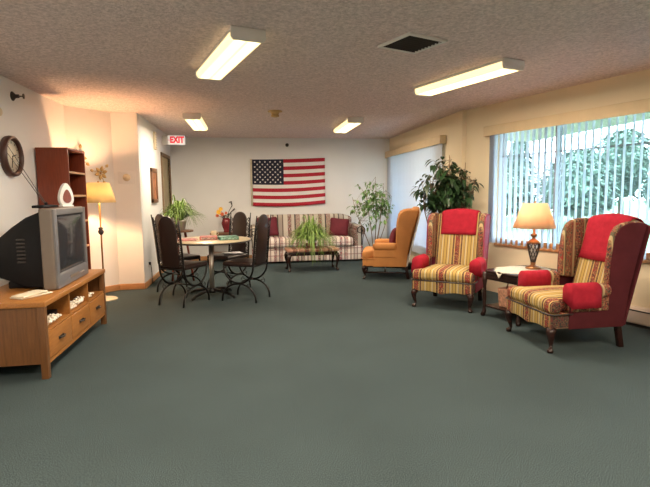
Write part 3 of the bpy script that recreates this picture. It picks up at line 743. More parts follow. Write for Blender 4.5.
# ------------------------------------------------------------------ wing chairs
def cabriole(b,x,y,sx,sy,h=.20):
    b.tube([(x,y,h),(x+sx*.030,y+sy*.030,h*.84),(x+sx*.030,y+sy*.030,h*.68),(x+sx*.012,y+sy*.012,h*.45),(x-sx*.004,y-sy*.004,h*.24),(x+sx*.006,y+sy*.006,.035),(x+sx*.026,y+sy*.026,.014),(x+sx*.026,y+sy*.026,0)],[.040,.036,.028,.019,.013,.015,.027,.022],10)
    return b
def wing_chair(label,loc,rz,fx,fy,outer,welt,group=None,stretcher=False,legm=None,back=None):
    t=thing('wing_chair',label,'armchair',loc,rz,group); legm=legm or M['mahogany']
    # seat frame with serpentine front apron
    b=MB(); n=16; top=.322
    prof=[(-.345,top)]
    for k in range(n+1):
        u=-1+2*k/n; z=.215-.03*math.cos(PI*u)+.0*u; prof.append((.345*u,.19+.022*(1 if abs(u)>.8 else 0)+.025*abs(math.sin(PI*u*1.0))-.015))
    prof.append((.345,top))
    b.prism(prof,1,-.358,-.31); b.bb((-.34,-.33,.20),(.34,.30,.32)); b.build('seat_frame',fx,t,bevel=.012)
    # cushion with a T front
    def T(o):
        if o.y>-.16: k=1-min(1,(o.y+.16)/.06)*.20; return (o.x*k,o.y,o.z)
        return o
    def Tm(o):
        k=1.0 if o.y<-.17 else .80
        return (o.x*k, o.y, o.z + .012*math.cos(o.x*4))
    MB().rbox((0,-.073,.374),(.70,.59,.115),.045,.022,n=12,fn=Tm).build('seat_cushion',fx,t)
    b=MB(); xx=.345
    ring=[(-xx,-.395),(xx,-.395)]
    b.tube([(-.355,-.17,.322),(-.357,-.345,.322),(-.33,-.372,.322),(.33,-.372,.322),(.357,-.345,.322),(.355,-.17,.322)],.007,8); b.build('welting',welt,t)
    # backrest: reclined slab with an arched top
    prof=[]; 
    for k in range(17):
        u=-1+2*k/16; prof.append((.285*u,1.045+.055*math.cos(u*PI/2)**.8 if abs(u)<.999 else 1.03))
    prof=[(-.265,.36)]+prof+[(.265,.36)]
    sh=Matrix.Identity(4); sh[1][2]=.24; sh[1][3]=.085-.0
    b=MB(); b.prism(prof,1,.055,.165,mtx=sh); b.build('backrest',fx,t,bevel=.035,bseg=4)
    # outer back
    b=MB(); pr=[(-.345,.20)]+[(.348*(-1+2*k/12),1.02+.06*math.cos((-1+2*k/12)*PI/2)) for k in range(13)]+[(.345,.20)]
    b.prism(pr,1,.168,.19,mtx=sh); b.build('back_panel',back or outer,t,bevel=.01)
    # wings
    wp=[(.30,.50),(.15,.52),(.143,.60),(.145,.70),(.155,.80),(.168,.90),(.185,.97),(.215,1.02),(.26,1.045),(.32,1.06),(.40,1.062),(.475,1.05),(.45,.95),(.40,.75),(.35,.55)]
    for s in (-1,1):
        a,bb=sorted((s*.275,s*.335))
        MB().prism(wp,0,a,bb).build('wing',fy,t,bevel=.022,bseg=4)
        c=s*.337; a,bb=sorted((s*.336,s*.348))
        wo=[(y+ (.012 if y<.3 else -.004),z-.008) for y,z in wp[1:14]]
        # outer side: lower panel and wing skin in one
        po=[(-.195,.195),(-.195,.44),(-.10,.46),(.12,.47)]+[q for q in wo]+[(.33,.45),(.30,.195)]
        MB().prism(po,0,a,bb).build('side_panel',outer,t,bevel=.004)
        # arm: roll on top of a support
        b=MB(); b.rbox((s*.335,-.015,.505),(.115,.36,.115),.052,n=6); b.rbox((s*.325,-.015,.42),(.07,.34,.17),.02,n=4); b.build('arm',fy,t)
        b=MB(); b.lathe([(.048,0),(.050,.006),(.001,.010)],c=(s*.335,-.193,.505),mtx=rotm(rx=PI/2),seg=20); b.build('arm_front',fy,t)
    for s in (-1,1):
        cabriole(MB(),s*.31,-.325,s*.5,-.5).build('leg',legm,t)
        MB().prism([(-.022,0),(.022,0),(.022,.21),(-.022,.21)],0,s*.28-.022,s*.28+.022,mtx=Matrix(((1,0,0,0),(0,1,-.18,.335),(0,0,1,0),(0,0,0,1)))).build('leg',legm,t,bevel=.004)
    if stretcher:
        b=MB(); 
        for s in (-1,1): b.tube([(s*.30,-.31,.10),(s*.285,0,.095),(s*.28,.31,.09)],.013,8)
        b.tube([(-.288,-.02,.095),(.288,-.02,.095)],.013,8); b.build('stretcher',legm,t)
    return t
FB=math.radians(231+90); FA=math.radians(180+90); FO=math.radians(163+90)
cA=(2.745,3.875,0); cB=(2.335,5.405,0); cO=(2.155,7.475,0)
wa=wing_chair('striped wing armchair with maroon side nearest the camera, at the right',cA,FA,M['strX'],M['strY'],M['maroon'],M['dark_edge'],'striped wing chairs')
wb=wing_chair('striped wing armchair facing the camera between the dark ficus and end table',cB,FB,M['strX'],M['strY'],M['maroon_backlit'],M['dark_edge'],'striped wing chairs')
wo=wing_chair('plain orange wing armchair seen from the side near the closed blinds',cO,FO,M['orange'],M['orange'],M['orange'],M['orange'],None,True,back=M['window_lit_back'])
# red covers
def cover_set(loc,rz,who,zl,hw0):
    mt_=Matrix.Translation(loc)@Matrix.Rotation(rz,4,'Z')
    # headrest cloth: follows the face of the back, over the top and down behind
    path=[]     # (y,z) line over the back
    def face(z,off): return .24*z+.085+off
    for z in [zl+(1.04-zl)*q/5 for q in range(6)]: path.append((face(z,.045),z,0))
    path += [(face(1.075,.05),1.075,1),(face(1.10,.08),1.10,1),(face(1.105,.12),1.105,1),(face(1.09,.165),1.09,1),(face(1.06,.20),1.06,1),(face(1.0,.202),1.0,0),(face(.93,.202),.93,0)]
    b=MB(); nx=14; vs=[];fs=[]
    for j,(y,z,k) in enumerate(path):
        for i in range(nx+1):
            u=-1+2*i/nx; hw=hw0+.012*j/len(path)
            drop=-.055*(1-math.cos(u*.72*PI/2)**.8)*(1 if j>4 else j/5)
            vs.append((u*hw, y-.002+.003*math.sin(u*7+j), z+drop+(.006 if k else 0)))
    n=nx+1
    for j in range(len(path)-1):
        for i in range(nx): fs.append((j*n+i,j*n+i+1,(j+1)*n+i+1,(j+1)*n+i))
    b.add(vs,fs); o=b.build('headrest_cover',M['red_cloth'],norm=True)
    so=o.modifiers.new('t','SOLIDIFY'); so.thickness=.006; so.offset=0
    o.location=loc; o.rotation_euler=(0,0,rz); tag(o,'red cloth draped over the headrest of the '+who,'chair cover','red headrest cloths')
    b=MB(); b.tube([(-hw0+.004,face(zl+.07,.043),zl+.07),(0,face(zl+.07,.043),zl+.07),(hw0-.004,face(zl+.07,.043),zl+.07)],.0035,5); b.build('hem_band',M['red_cloth'],o)
    for s in (-1,1):
        b=MB(); vs=[];fs=[]; ys=[-.208,-.203,-.16,-.09,-.02,.045]
        arc=[]
        for k in range(-9,10):
            a=k/9*math.radians(100); arc.append((math.sin(a)*.063,.507+math.cos(a)*.064))
        arc=[(-.064,.42)]+arc+[(.0655,.44),(.0665,.375)] if s>0 else [(-.0665,.375),(-.0655,.44)]+arc+[(.064,.42)]
        for yy in ys:
            k=.0
            for (dx,z) in arc: vs.append((s*.335+dx,yy,z))
        n=len(arc)
        for j in range(len(ys)-1):
            for i in range(n-1): fs.append((j*n+i,j*n+i+1,(j+1)*n+i+1,(j+1)*n+i))
        fs.append(tuple(range(n)))     # closed front of the cap
        b.add(vs,fs); o=b.build('arm_cover',M['red_cloth']); so=o.modifiers.new('t','SOLIDIFY'); so.thickness=.005; so.offset=0
        o.location=loc; o.rotation_euler=(0,0,rz)
        tag(o,('red arm cap on the %s arm of the '%('right-hand' if s>0 else 'left-hand'))+who+(' as you face its back' if False else ''),'chair cover','red arm covers')
        o['label']='red cap on the '+SIDE[(who,s)]+' of the '+who
NA='maroon-sided striped armchair'; NB='striped armchair facing the camera'
SIDE={(NA,1):'near arm',(NA,-1):'far arm',(NB,1):'left arm',(NB,-1):'right arm'}
SIDE[(NB,1)]='arm by the end table'; SIDE[(NB,-1)]='arm by the orange chair'
cover_set(cA,FA,NA,.70,.235); cover_set(cB,FB,NB,.80,.215)
# check of sides: local +x of chair B
# ------------------------------------------------------------------ throw pillows
def pillow(name,label,loc,rot,sz,cat='pillow'):
    def fn(o):
        hx,hz=sz[0]/2,sz[2]/2; u=abs(o.x)/hx; v=abs(o.z)/hz
        k=1-.10*(1-u**2)*(v**3); kx=1-.10*(1-v**2)*(u**3)
        return (o.x*kx,o.y*(1-.55*max(u,v)**3),o.z*k)
    o=MB().rbox((0,0,0),sz,min(sz)*.45,.01,n=10,fn=fn).build(name,M['pillow'])
    o.location=loc; o.rotation_euler=rot; tag(o,label,cat); return o
# ------------------------------------------------------------------ sofa
SX,SYF=1.12,9.24
t=thing('sofa','long striped sofa under the flag on the far wall','sofa',(SX,SYF,0),math.radians(.0))
W=2.16
b=MB(); b.bb((-W/2+.01,-.012,.03),(W/2-.01,.70,.30)); b.build('base',M['sofaLow'],t,bevel=.02)
b=MB()
for s in (-1,1):
    for y in (.05,.62): b.bb((s*(W/2-.12)-.03,y,0),(s*(W/2-.12)+.03,y+.05,.03))
b.build('foot',M['dark_edge'],t)
for k in range(3):
    w=(W-.40)/3; MB().rbox((-W/2+.20+w*(k+.5),.245,.385),(w-.004,.56,.17),.05,.015,n=8).build('seat_cushion',M['sofaLow'],t)
prof=[(-W/2+.12,.30)]+[((W/2-.10)*(-1+2*k/24), .905-.14*max(0,abs(-1+2*k/24)-.80)**1.0*2.4) for k in range(25)]+[(W/2-.12,.30)]
sh=Matrix.Identity(4); sh[1][2]=.14; sh[1][3]=-.06
b=MB(); b.prism(prof,1,.50,.72,mtx=sh)
for v in b.bm.verts: v.co.y=min(v.co.y,.74)
b.build('backrest',M['sofaX'],t,bevel=.06,bseg=4)
for s in (-1,1):
    b=MB(); x=s*(W/2-.10); b.rbox((x,.35,.44),(.16,.70,.32),.03,n=5)
    b.tube([(x+s*.045,.005,.60),(x+s*.045,.35,.60),(x+s*.045,.68,.62)],.095,18)
    b.build('arm',M['sofaX'],t,smooth=True)
    # scroll front
    pts=[]
    for k in range(22):
        a=k/21*2.6*PI; r=.088*(1-k/21*.75); pts.append((x+s*.045+r*math.cos(a)*-s*-1,-.004,.60+r*math.sin(a)))
    b=MB(); b.tube(pts,.008,6); b.tube([(x+s*.045+.088*s,-.004,.60),(x+s*.09,-.006,.46),(x+s*.075,-.006,.31)],.007,6); b.build('scroll_trim',M['dark_edge'],t)
MB().tube([(-W/2+.18,-.035,.30),(W/2-.18,-.035,.30)],.008,6).build('welting',M['dark_edge'],t)
pillow('throw_pillow','burgundy throw pillow at the right end of the striped sofa',(1.78,9.55,.65),(math.radians(-16),math.radians(6),math.radians(-12)),(.40,.14,.38))
pillow('throw_pillow','burgundy throw pillow at the left end of the striped sofa',(.36,9.57,.68),(math.radians(-16),math.radians(-4),math.radians(6)),(.44,.14,.40))
def onchair(loc,rz,p): return Matrix.Translation(loc)@Matrix.Rotation(rz,4,'Z')@Vector(p)
pillow('lumbar_pillow','small burgundy pillow tucked in the orange wing chair',onchair(cO,FO,(-.02,.115,.62)),(math.radians(-14),0,FO),(.34,.11,.30))

# ------------------------------------------------------------------ coffee table bench
t=thing('coffee_bench','low mahogany bench with an upholstered top in front of the sofa','bench',(1.07,8.37,0),math.radians(3))
b=MB(); b.bb((-.42,-.185,.27),(.42,.185,.335)); 
b.build('apron',M['mahogany'],t,bevel=.006)
MB().rbox((0,0,.358),(.90,.44,.05),.022,.012,n=10).build('padded_top',M['upholstery'],t)
for sx in (-1,1):
    for sy in (-1,1): cabriole(MB(),sx*.405,sy*.175,sx*.6,sy*.6,.29).build('leg',M['mahogany'],t)

# ------------------------------------------------------------------ plants
def spider(name,label,loc,n,Lr,hr,w,pot,leaf='leafA',pr=.09,ph=.12,up=.0,rz=0,seed=1,droop=1.0):
    R2=random.Random(seed)
    t=thing(name,label,'plant',loc,rz)
    MB().lathe([(pr*.72,0),(pr*.95,ph*.85),(pr,ph*.86),(pr,ph),(pr*.9,ph),(pr*.86,ph*.86),(.001,ph*.86)],seg=24).build('pot',pot,t)
    MB().lathe([(pr*.84,ph*.86),(pr*.84,ph*.9),(.001,ph*.93)]).build('soil',M['soil'],t)
    b=MB()
    for k in range(n):
        a=R2.uniform(0,2*PI); q=R2.random(); L=Lr*(.35+.65*q); hh=hr*(1.15-.75*q)*R2.uniform(.75,1.15)
        b.blade((R2.uniform(-.03,.03),R2.uniform(-.03,.03),ph*.88),a,L,hh,w*R2.uniform(.7,1.2),8,R2.uniform(.75,1.15)*droop)
    o=b.build('leaves',M[leaf],t,norm=False)
    return t
spider('spider_plant','bushy green spider plant on the low bench before the sofa',(1.06,8.36,.395),290,.56,.66,.018,M['terracotta'],pr=.10,ph=.07,seed=3,droop=1.12)
# left plant on stand
PX,PY=-1.03,7.60
t=thing('plant_stand','small reddish wooden plant stand behind the dining chairs','plant stand',(PX,PY,0))
MB().lathe([(.20,0),(.205,.01),(.20,.025),(.001,.026)],c=(0,0,.765)).build('top',M['brown_wood'],t)
for k in range(3):
    a=k*2*PI/3+.4; MB().tube([(.08*math.cos(a),.08*math.sin(a),.765),(.13*math.cos(a),.13*math.sin(a),.40),(.19*math.cos(a),.19*math.sin(a),0)],[.02,.015,.018],8).build('leg',M['cherry'],t)
MB().lathe([(.12,0),(.12,.015)],c=(0,0,.30)).build('shelf',M['brown_wood'],t)
spider('spider_plant','spiky green spider plant in a whitish pot behind the dining chairs',(PX,PY,.791),190,.43,.46,.018,M['pot_white'],pr=.105,ph=.15,seed=5,droop=1.05)
# plant at right edge
t=thing('side_stand','small wooden stand at the right edge behind the near armchair','plant stand',(3.47,3.20,0))
MB().lathe([(.15,0),(.155,.02),(.001,.021)],c=(0,0,.55)).build('top',M['mahogany'],t)
for k in range(3):
    a=k*2*PI/3; MB().tube([(.05*math.cos(a),.05*math.sin(a),.55),(.14*math.cos(a),.14*math.sin(a),0)],.014,8).build('leg',M['mahogany'],t)
spider('spider_plant','green spider plant poking in at the right edge behind the near armchair',(3.47,3.20,.571),80,.36,.26,.022,M['terracotta'],pr=.08,ph=.12,seed=9)

def leafy(name,label,loc,pot,stems,leafm,nleaf,ll,lw,center,rad,seed,stem_r=.010,pr=.14,ph=.26,hang=.5):
    R2=random.Random(seed); t=thing(name,label,'plant',loc)
    MB().lathe([(pr*.75,0),(pr*.98,ph*.9),(pr,ph),(pr*.92,ph),(pr*.88,ph*.9),(.001,ph*.9)]).build('pot',pot,t)
    MB().lathe([(pr*.86,ph*.9),(pr*.86,ph*.92),(.001,ph*.94)]).build('soil',M['soil'],t)
    b=MB(); tips=[]
    for (x,y,z,dx,dy) in stems:
        p=[Vector((x*.1,y*.1,ph*.9)),Vector((x*.4+dx,y*.4+dy,ph+(z-ph)*.4)),Vector((x*.8+dx*.6,y*.8+dy*.6,ph+(z-ph)*.75)),Vector((x,y,z))]
        q=[]
        for i in range(13):
            u=i/12*3; k=min(2,int(u)); f=u-k; q.append(p[k].lerp(p[k+1],f))
        b.tube(q,[stem_r*(1-.7*i/12) for i in range(13)],7); tips.append(q)
    lv=MB()
    for k in range(nleaf):
        q=R2.choice(tips); i=R2.uniform(5,12); a=q[int(i)].lerp(q[min(12,int(i)+1)],i-int(i))
        # twig out from the stem
        while True:
            o=Vector([R2.uniform(-1,1) for _ in range(3)])
            if o.length<1: break
        tgt=Vector((center[0]+o.x*rad[0],center[1]+o.y*rad[1],center[2]+o.z*rad[2]))
        tw=(tgt-a); 
        if tw.length>.38: tw=tw.normalized()*R2.uniform(.15,.38)
        e=a+tw
        if k%3==0: b.tube([a,a+tw*.5+Vector((0,0,.02)),e],[.003,.002,.0015],4)
        for m_ in range(3):
            d=(tw.normalized()+Vector((R2.uniform(-.9,.9),R2.uniform(-.9,.9),R2.uniform(-1.0,.35)-hang*.3)))
            s=R2.uniform(.7,1.15)
            lv.leaf(e-tw*R2.uniform(0,.25),d,ll*s,lw*s,droop=hang)
    b.build('stem',M['bark'],t); lv.build('leaves',M[leafm],t,norm=False)
    return t
leafy('ficus_plant','tall dark green ficus behind the striped armchair facing the camera',(2.64,6.17,0),M['wicker'],
      [(-.02,-.02,1.80,.02,0),(.17,-.1,1.70,.03,-.02),(-.28,.0,1.55,-.04,0),(.28,-.16,1.50,.04,-.03),(-.2,-.1,1.65,0,-.04),(.02,-.1,1.45,0,0),(-.38,-.04,1.38,-.1,0)],
      'leafB',430,.10,.055,(-.05,-.06,1.42),(.44,.26,.40),11,.012,.15,.28)
leafy('corner_plant','tall sparse light green plant in a dark pot between sofa and closed blinds',(2.37,9.05,0),M['pot_dark'],
      [(.02,.0,1.62,.03,0),(-.18,-.05,1.35,.0,0),(.20,.05,1.50,.03,0),(-.45,-.1,1.25,-.05,0),(.10,-.1,1.28,.05,0),(.34,.0,1.25,.05,0)],
      'leafC',210,.068,.048,(-.10,-.03,1.12),(.50,.28,.56),23,.009,.12,.22,.4)

# small basket beyond the ficus
t=thing('small_basket','small dark basket with light cloth on the floor behind the orange chair','basket',(2.68,8.05,0))
MB().lathe([(.09,0),(.12,.10),(.125,.12),(.115,.12),(.10,.02),(.001,.02)]).build('basket_body',M['pot_dark'],t)
MB().ball((0,0,.12),(.09,.09,.05)).build('cloth',M['lace'],t)

# ------------------------------------------------------------------ end table between the chairs
ET=(2.825,4.665); ER=math.radians(17)
A_=Vector((2.42,4.754)); 
t=thing('end_table','dark mahogany end table between the two striped armchairs','end table',(ET[0],ET[1],0),ER)
hx,hy=.33,.25
TH=-.04
b=MB(); pr=[]
for k in range(32):
    a=2*PI*k/32; ca,sa=math.cos(a),math.sin(a); e=.35
    pr.append((math.copysign(abs(ca)**e,ca)*(hx+.012),math.copysign(abs(sa)**e,sa)*(hy+.012)))
b.prism(pr,2,.475,.50); b.build('tabletop',M['mahogany'],t,bevel=.006)
b=MB(); b.bb((-hx+.01,-hy+.01,.40),(hx-.01,hy-.01,.475)); b.build('apron',M['mahogany'],t,bevel=.004)
for sx in (-1,1):
    for sy in (-1,1):
        x,y=sx*(hx-.02),sy*(hy-.02)
        MB().tube([(x,y,.475),(x,y,.38),(x,y,.33),(x,y,.2),(x,y,.10),(x,y,.05),(x+sx*.01,y+sy*.01,.012),(x+sx*.01,y+sy*.01,0)],[.024,.024,.016,.019,.014,.022,.026,.02],10).build('leg',M['mahogany'],t)
MB().bb((-hx+.02,-hy+.02,.10),(hx-.02,hy-.02,.12)).build('shelf',M['mahogany'],t,bevel=.003)
mE=Matrix.Translation((ET[0],ET[1],0))@Matrix.Rotation(ER,4,'Z')
# doily: lace cloth with scalloped drop over the front edge
b=MB(); vs=[];fs=[]; nr,na=10,48
for j in range(nr+1):
    for i in range(na):
        a=2*PI*i/na; rr=j/nr*(1+.035*math.cos(a*16))
        k=1/(abs(math.cos(a))/.42+abs(math.sin(a))/.31)*.62+.38*.30
        x=rr*k*math.cos(a)-.02; y=rr*k*math.sin(a); z=.5035
        ex=abs(x)-(hx+.016); ey=abs(y)-(hy+.016)
        if ex>0: z-=ex; x=math.copysign(hx+.018+ex*.05,x)
        if ey>0: z-=ey; y=math.copysign(hy+.018+ey*.05,y)
        vs.append((x,y,z))
for j in range(nr):
    for i in range(na): i2=(i+1)%na; fs.append((j*na+i,(j+1)*na+i,(j+1)*na+i2,j*na+i2))
o=MB().add(vs,fs).build('lace_doily',M['lace'],loc=(ET[0],ET[1],0),rz=ER); so=o.modifiers.new('t','SOLIDIFY'); so.thickness=.003
tag(o,'cream lace doily lying on the dark end table','table cloth')
# lamp
TLX=1
t=thing('table_lamp','lit table lamp with ivory shade on the lace-covered end table','lamp',(2.95,4.70,.5065))
MB().lathe([(.075,0),(.078,.012),(.06,.025),(.03,.035),(.022,.05),(.03,.06),(.022,.07)]).build('base',M['copper'],t)
b=MB()
def ur(z):   # urn radius
    k=(z-.07)/.20; return .022+.042*math.sin(min(1,k*.62+.0)*PI/2*1.35)**1.1
for k in range(10):
    for sgn in (-1,1):
        pts=[]
        for i in range(13):
            z=.07+.20*i/12; a=2*PI*k/10+sgn*i/12*1.5; pts.append((ur(z)*math.cos(a),ur(z)*math.sin(a),z))
        b.tube(pts,.0042,5)
b.lathe([(.024,.065),(.026,.08),(.012,.085)]); b.build('urn_lattice',M['dark_edge'],t)
MB().lathe([(.012,.08),(.030,.16),(.036,.24),(.02,.268)]).build('urn_liner',M['white_plastic'],t)
MB().lathe([(.068,.268),(.07,.278),(.06,.29),(.035,.305),(.018,.315),(.016,.33),(.034,.35),(.034,.362),(.012,.37),(.010,.46)]).build('neck',M['copper'],t)
shade(.212,.122,.43,.685,M['shade_table'],t)
MB().lathe([(.012,0),(.026,.03),(.028,.05),(.018,.072),(.001,.08)],c=(0,0,.46)).build('bulb',emit('bulb_glow_dim',(1,.55,.26),5),t)
b=MB(); b.tube([(0,0,.46),(0,0,.695)],.003,5)
for k in range(3):
    a=k*2*PI/3; b.tube([(0,0,.675),(.121*math.cos(a),.121*math.sin(a),.682)],.002,5)
b.lathe([(.006,.69),(.009,.70),(.002,.715)]); b.build('harp',M['brass'],t)
# magazines and things on the shelf under the end table
def et(p): return mE@Vector(p)
for k,(x,y,z,rr,mm,l) in enumerate(((.17,-.03,.121,.1,'paper','cream magazine at the bottom of the pile under the end table'),(.17,-.03,.139,-.05,'pink_paper','reddish magazine in the pile under the end table'),(.16,-.03,.157,.2,'newsprint','grey magazine on top of the pile under the end table'))):
    o=MB().rbox((0,0,.008),(.22,.19,.016),.004,n=3).build('magazine',M[mm],loc=et((x,y,z)),rz=ER+rr); tag(o,l,'magazine','magazines under the end table')
t=thing('magazine_basket','peach coloured magazine basket under the end table','basket',et((-.13,.02,.121)),ER+.1)
MB().prism([(-.10,0),(.10,0),(.13,.20),(-.13,.20)],1,-.09,.09).build('basket_body',mat('peach_wicker',(.55,.28,.18),.7,var=.4,vscale=50),t,bevel=.01)
MB().tube([(-.10,0,.19),(-.07,0,.26),(.07,0,.26),(.10,0,.19)],.008,6).build('handle',M['brown_wood'],t)

# ------------------------------------------------------------------ baseboard heater
qs=K+KD*1.2; L=3.6
t=thing('baseboard_heater','cream baseboard heater under the wide right window','heater',(K.x+KD.x*4.8,K.y+KD.y*4.8,0),aR)
prof=[(0.0,.03),(.075,.03),(.085,.05),(.085,.15),(.06,.185),(0,.19)]
MB().prism([(y,z) for y,z in prof],0,0,3.75).build('cover',M['heater'],t,bevel=.004)
MB().bb((0,.0,0.0),(3.75,.06,.03)).build('kick_gap',M['dark_edge'],t)
MB().bb((.01,.075,.155),(3.74,.0875,.165)).build('damper_slot',M['dark_edge'],t)

# ------------------------------------------------------------------ dining table
TX,TY=-.49,6.44
t=thing('dining_table','round cream dining table on a chrome column with black feet','table',(TX,TY,0))
MB().lathe([(.505,.722),(.512,.727),(.512,.740),(.505,.745),(.001,.745)],seg=64).build('tabletop',M['laminate'],t)
MB().lathe([(.500,.712),(.514,.716),(.514,.733),(.5,.7335)],seg=64).build('edge_band',M['dark_edge'],t)
MB().lathe([(.10,.70),(.10,.712)]).build('mounting_plate',M['iron'],t)
MB().lathe([(.030,.075),(.030,.70)],seg=20).build('column',M['chrome'],t)
MB().lathe([(.05,.05),(.055,.075),(.04,.10),(.032,.11)]).build('hub',M['iron'],t)
for k in range(4):
    a=k*PI/2+math.radians(52); c,s=math.cos(a),math.sin(a)
    MB().tube([(.03*c,.03*s,.085),(.15*c,.15*s,.08),(.30*c,.30*s,.05),(.37*c,.37*s,.018)],[.022,.022,.019,.016],8).build('foot',M['iron'],t)
# things on it
def boxgame(label,loc,rz,sz,cols):
    t=thing('game_box',label,'game box',loc,rz,'game boxes on the dining table')
    MB().bb((-sz[0]/2,-sz[1]/2,0),(sz[0]/2,sz[1]/2,sz[2])).build('box_lid',cols[0],t,bevel=.002)
    MB().bb((-sz[0]/2+.02,-sz[1]/2-.001,.008),(sz[0]/2-.02,-sz[1]/2,sz[2]-.008)).build('side_print',cols[1],t)
G1=mat('box_red',(.42,.12,.10),.5,var=.5,vscale=25); G2=mat('box_green',(.08,.20,.14),.5,var=.6,vscale=25); G3=mat('box_print',(.45,.30,.25),.5,var=.8,vscale=40); G4=mat('box_print_green',(.25,.42,.33),.5,var=.8,vscale=40)
boxgame('red patterned game box left of the green one on the dining table',(-.515,6.43,.746),math.radians(4),(.22,.24,.04),(G1,G3))
boxgame('green patterned game box on the right side of the dining table',(-.265,6.36,.746),math.radians(10),(.24,.24,.042),(G2,G4))
o=MB().rbox((0,0,.004),(.30,.22,.008),.003,n=3).rbox((.03,.02,.012),(.26,.2,.008),.003,n=3,mtx=rotm(rz=.3)).build('paper_stack',M['pink_paper'],loc=(-.82,6.34,.746),rz=.2); tag(o,'loose reddish papers on the left side of the dining table','papers')
t=thing('mug','small cream cup standing on the back of the dining table','cup',(-.47,6.74,.746))
MB().lathe([(.03,0),(.036,.01),(.038,.085),(.034,.085),(.03,.012),(.001,.012)]).build('cup_body',M['beige_plastic'],t)
MB().tube([(.036,0,.07),(.06,0,.065),(.062,0,.04),(.036,0,.025)],.005,6).build('handle',M['beige_plastic'],t)

# ------------------------------------------------------------------ iron chairs
def spiral(b,c,r,turn,plane,s=1,a0=0,rad=.005,n=18):
    pts=[]
    for k in range(n+1):
        a=a0+s*turn*2*PI*k/n; q=r*(1-.7*k/n)
        if plane=='xz': pts.append((c[0]+q*math.cos(a),c[1],c[2]+q*math.sin(a)))
        else: pts.append((c[0],c[1]+q*math.cos(a),c[2]+q*math.sin(a)))
    b.tube(pts,rad,5)
def iron_chair(label,loc,rz):
    t=thing('dining_chair',label,'chair',loc,rz,'wrought iron dining chairs')
    def by(z): return .205+(z-.45)*.10     # back plane recline
    for s in (-1,1):
        x=s*.185
        b=MB(); pts=[]
        for k in range(15):
            a=-PI+PI*k/14; pts.append((x,.205*math.cos(a),.445+.215*math.sin(a)))
        pts += [(x,by(.6),.6),(x,by(.85),.85),(x*1.02,by(1.06)+.01,1.06)]
        b.tube(pts,[.0125]*(len(pts)-1)+[.007],8); b.build('side_frame',M['iron'],t)
        b=MB(); pts=[]
        for k in range(15):
            a=PI*k/14; pts.append((x,.235*math.cos(a),.0+.225*math.sin(a)**.85 if 0<k<14 else 0))
        b.tube(pts,.013,8); b.build('leg_arch',M['iron'],t)
        b=MB()
        for k in range(7):
            z=.52+.075*k; xx=s*.158
            spiral(b,(xx,by(z),z),.026,1.3,'xz',s if k%2 else -s,PI/2)
            if k<6: b.tube([(xx-.018,by(z+.02),z+.02),(xx+.016,by(z+.055),z+.055)],.0035,5)
        b.build('back_scrollwork',M['iron'],t)
        b=MB()
        for (yy,sg) in ((-.14,1),(.14,-1)): spiral(b,(x,yy,.215),.034,1.2,'yz',sg,PI/2 if sg>0 else PI/2,.004)
        b.build('leg_scroll',M['iron'],t)
    for (y,z) in ((0,.228),(-.205,.44),(.205,.44),(by(.5),.50)): MB().tube([(-.185,y,z),(.185,y,z)],.009,7).build('crossbar',M['iron'],t)
    MB().rbox((0,-.01,.465),(.40,.42,.055),.024,.012,n=8).build('seat',M['leather'],t)
    pr=[(-.128,.47)]+[(-.128+0*k,.93) for k in range(1)]+[(-.128*math.cos(PI*k/16),.945+.128*math.sin(PI*k/16)) for k in range(17)]+[(.128,.47)]
    sh=Matrix.Identity(4); sh[1][2]=.10; sh[1][3]=.205-.045
    MB().prism(pr,1,-.014,.014,mtx=sh).build('back_panel',M['leather'],t,bevel=.008)
    return t
def face(deg): return math.radians(deg+90)
def chair_at(rear,deg):   # rear-feet midpoint and facing angle
    a=math.radians(deg); return (rear[0]+.235*math.cos(a),rear[1]+.235*math.sin(a),0),face(deg)
l,r=chair_at((-.93,5.91),56); c1=iron_chair('iron and leather dining chair nearest the camera, its back turned to us',l,r)
l,r=chair_at((-1.13,6.72),42); dup(c1,l,r,'iron and leather dining chair beside the alcove wall, mostly behind the nearest one')
l,r=chair_at((.155,6.06),151); c3=dup(c1,l,r,'iron and leather dining chair right of the table, seen from the side')
l,r=chair_at((-.135,7.06),228); c4=dup(c1,l,r,'iron and leather dining chair behind the table facing the camera')
p=c4.location; o=MB().rbox((0,0,.004),(.26,.18,.008),.003,n=3).build('seat_magazine',M['newsprint'],loc=(p[0]+.06,p[1]-.03,.506),rz=.3); tag(o,'pale newspaper lying on the seat of the far dining chair','newspaper')

# ------------------------------------------------------------------ cabinet with vase against far wall
t=thing('side_cabinet','small brown side table with a low shelf behind the dining table','side table',(-.50,9.80,0))
MB().bb((-.24,-.19,.55),(.24,.19,.58)).build('top',M['brown_wood'],t,bevel=.004)
for sx in (-1,1):
    for sy in (-1,1): MB().bb((sx*.215-.018,sy*.165-.018,0),(sx*.215+.018,sy*.165+.018,.55)).build('leg',M['brown_wood'],t,bevel=.003)
MB().bb((-.21,-.16,.42),(.21,.16,.55)).build('drawer',M['cherry'],t,bevel=.003)
MB().bb((-.22,-.17,.16),(.22,.17,.18)).build('shelf',M['brown_wood'],t,bevel=.003)
t=thing('flower_vase','maroon vase of yellow and orange flowers behind the dining table','vase',(-.43,9.76,.58))
MB().lathe([(.05,0),(.06,.01),(.05,.03),(.085,.12),(.095,.18),(.075,.25),(.06,.28),(.05,.28),(.06,.24),(.08,.18),(.001,.16)]).build('vase_body',M['glaze'],t)
b=MB()
FL=[(-.14,-.03,.40,'yellow',.06),(-.07,-.06,.36,'redpetal',.045),(-.10,.0,.46,'yellow',.05),(-.17,.0,.33,'redpetal',.04),(.0,-.02,.38,'redpetal',.035)]
for x,y,z,mm,r in FL:
    b.tube([(0,0,.18),(x*.5,y*.5,.30),(x,y,z)],.004,5)
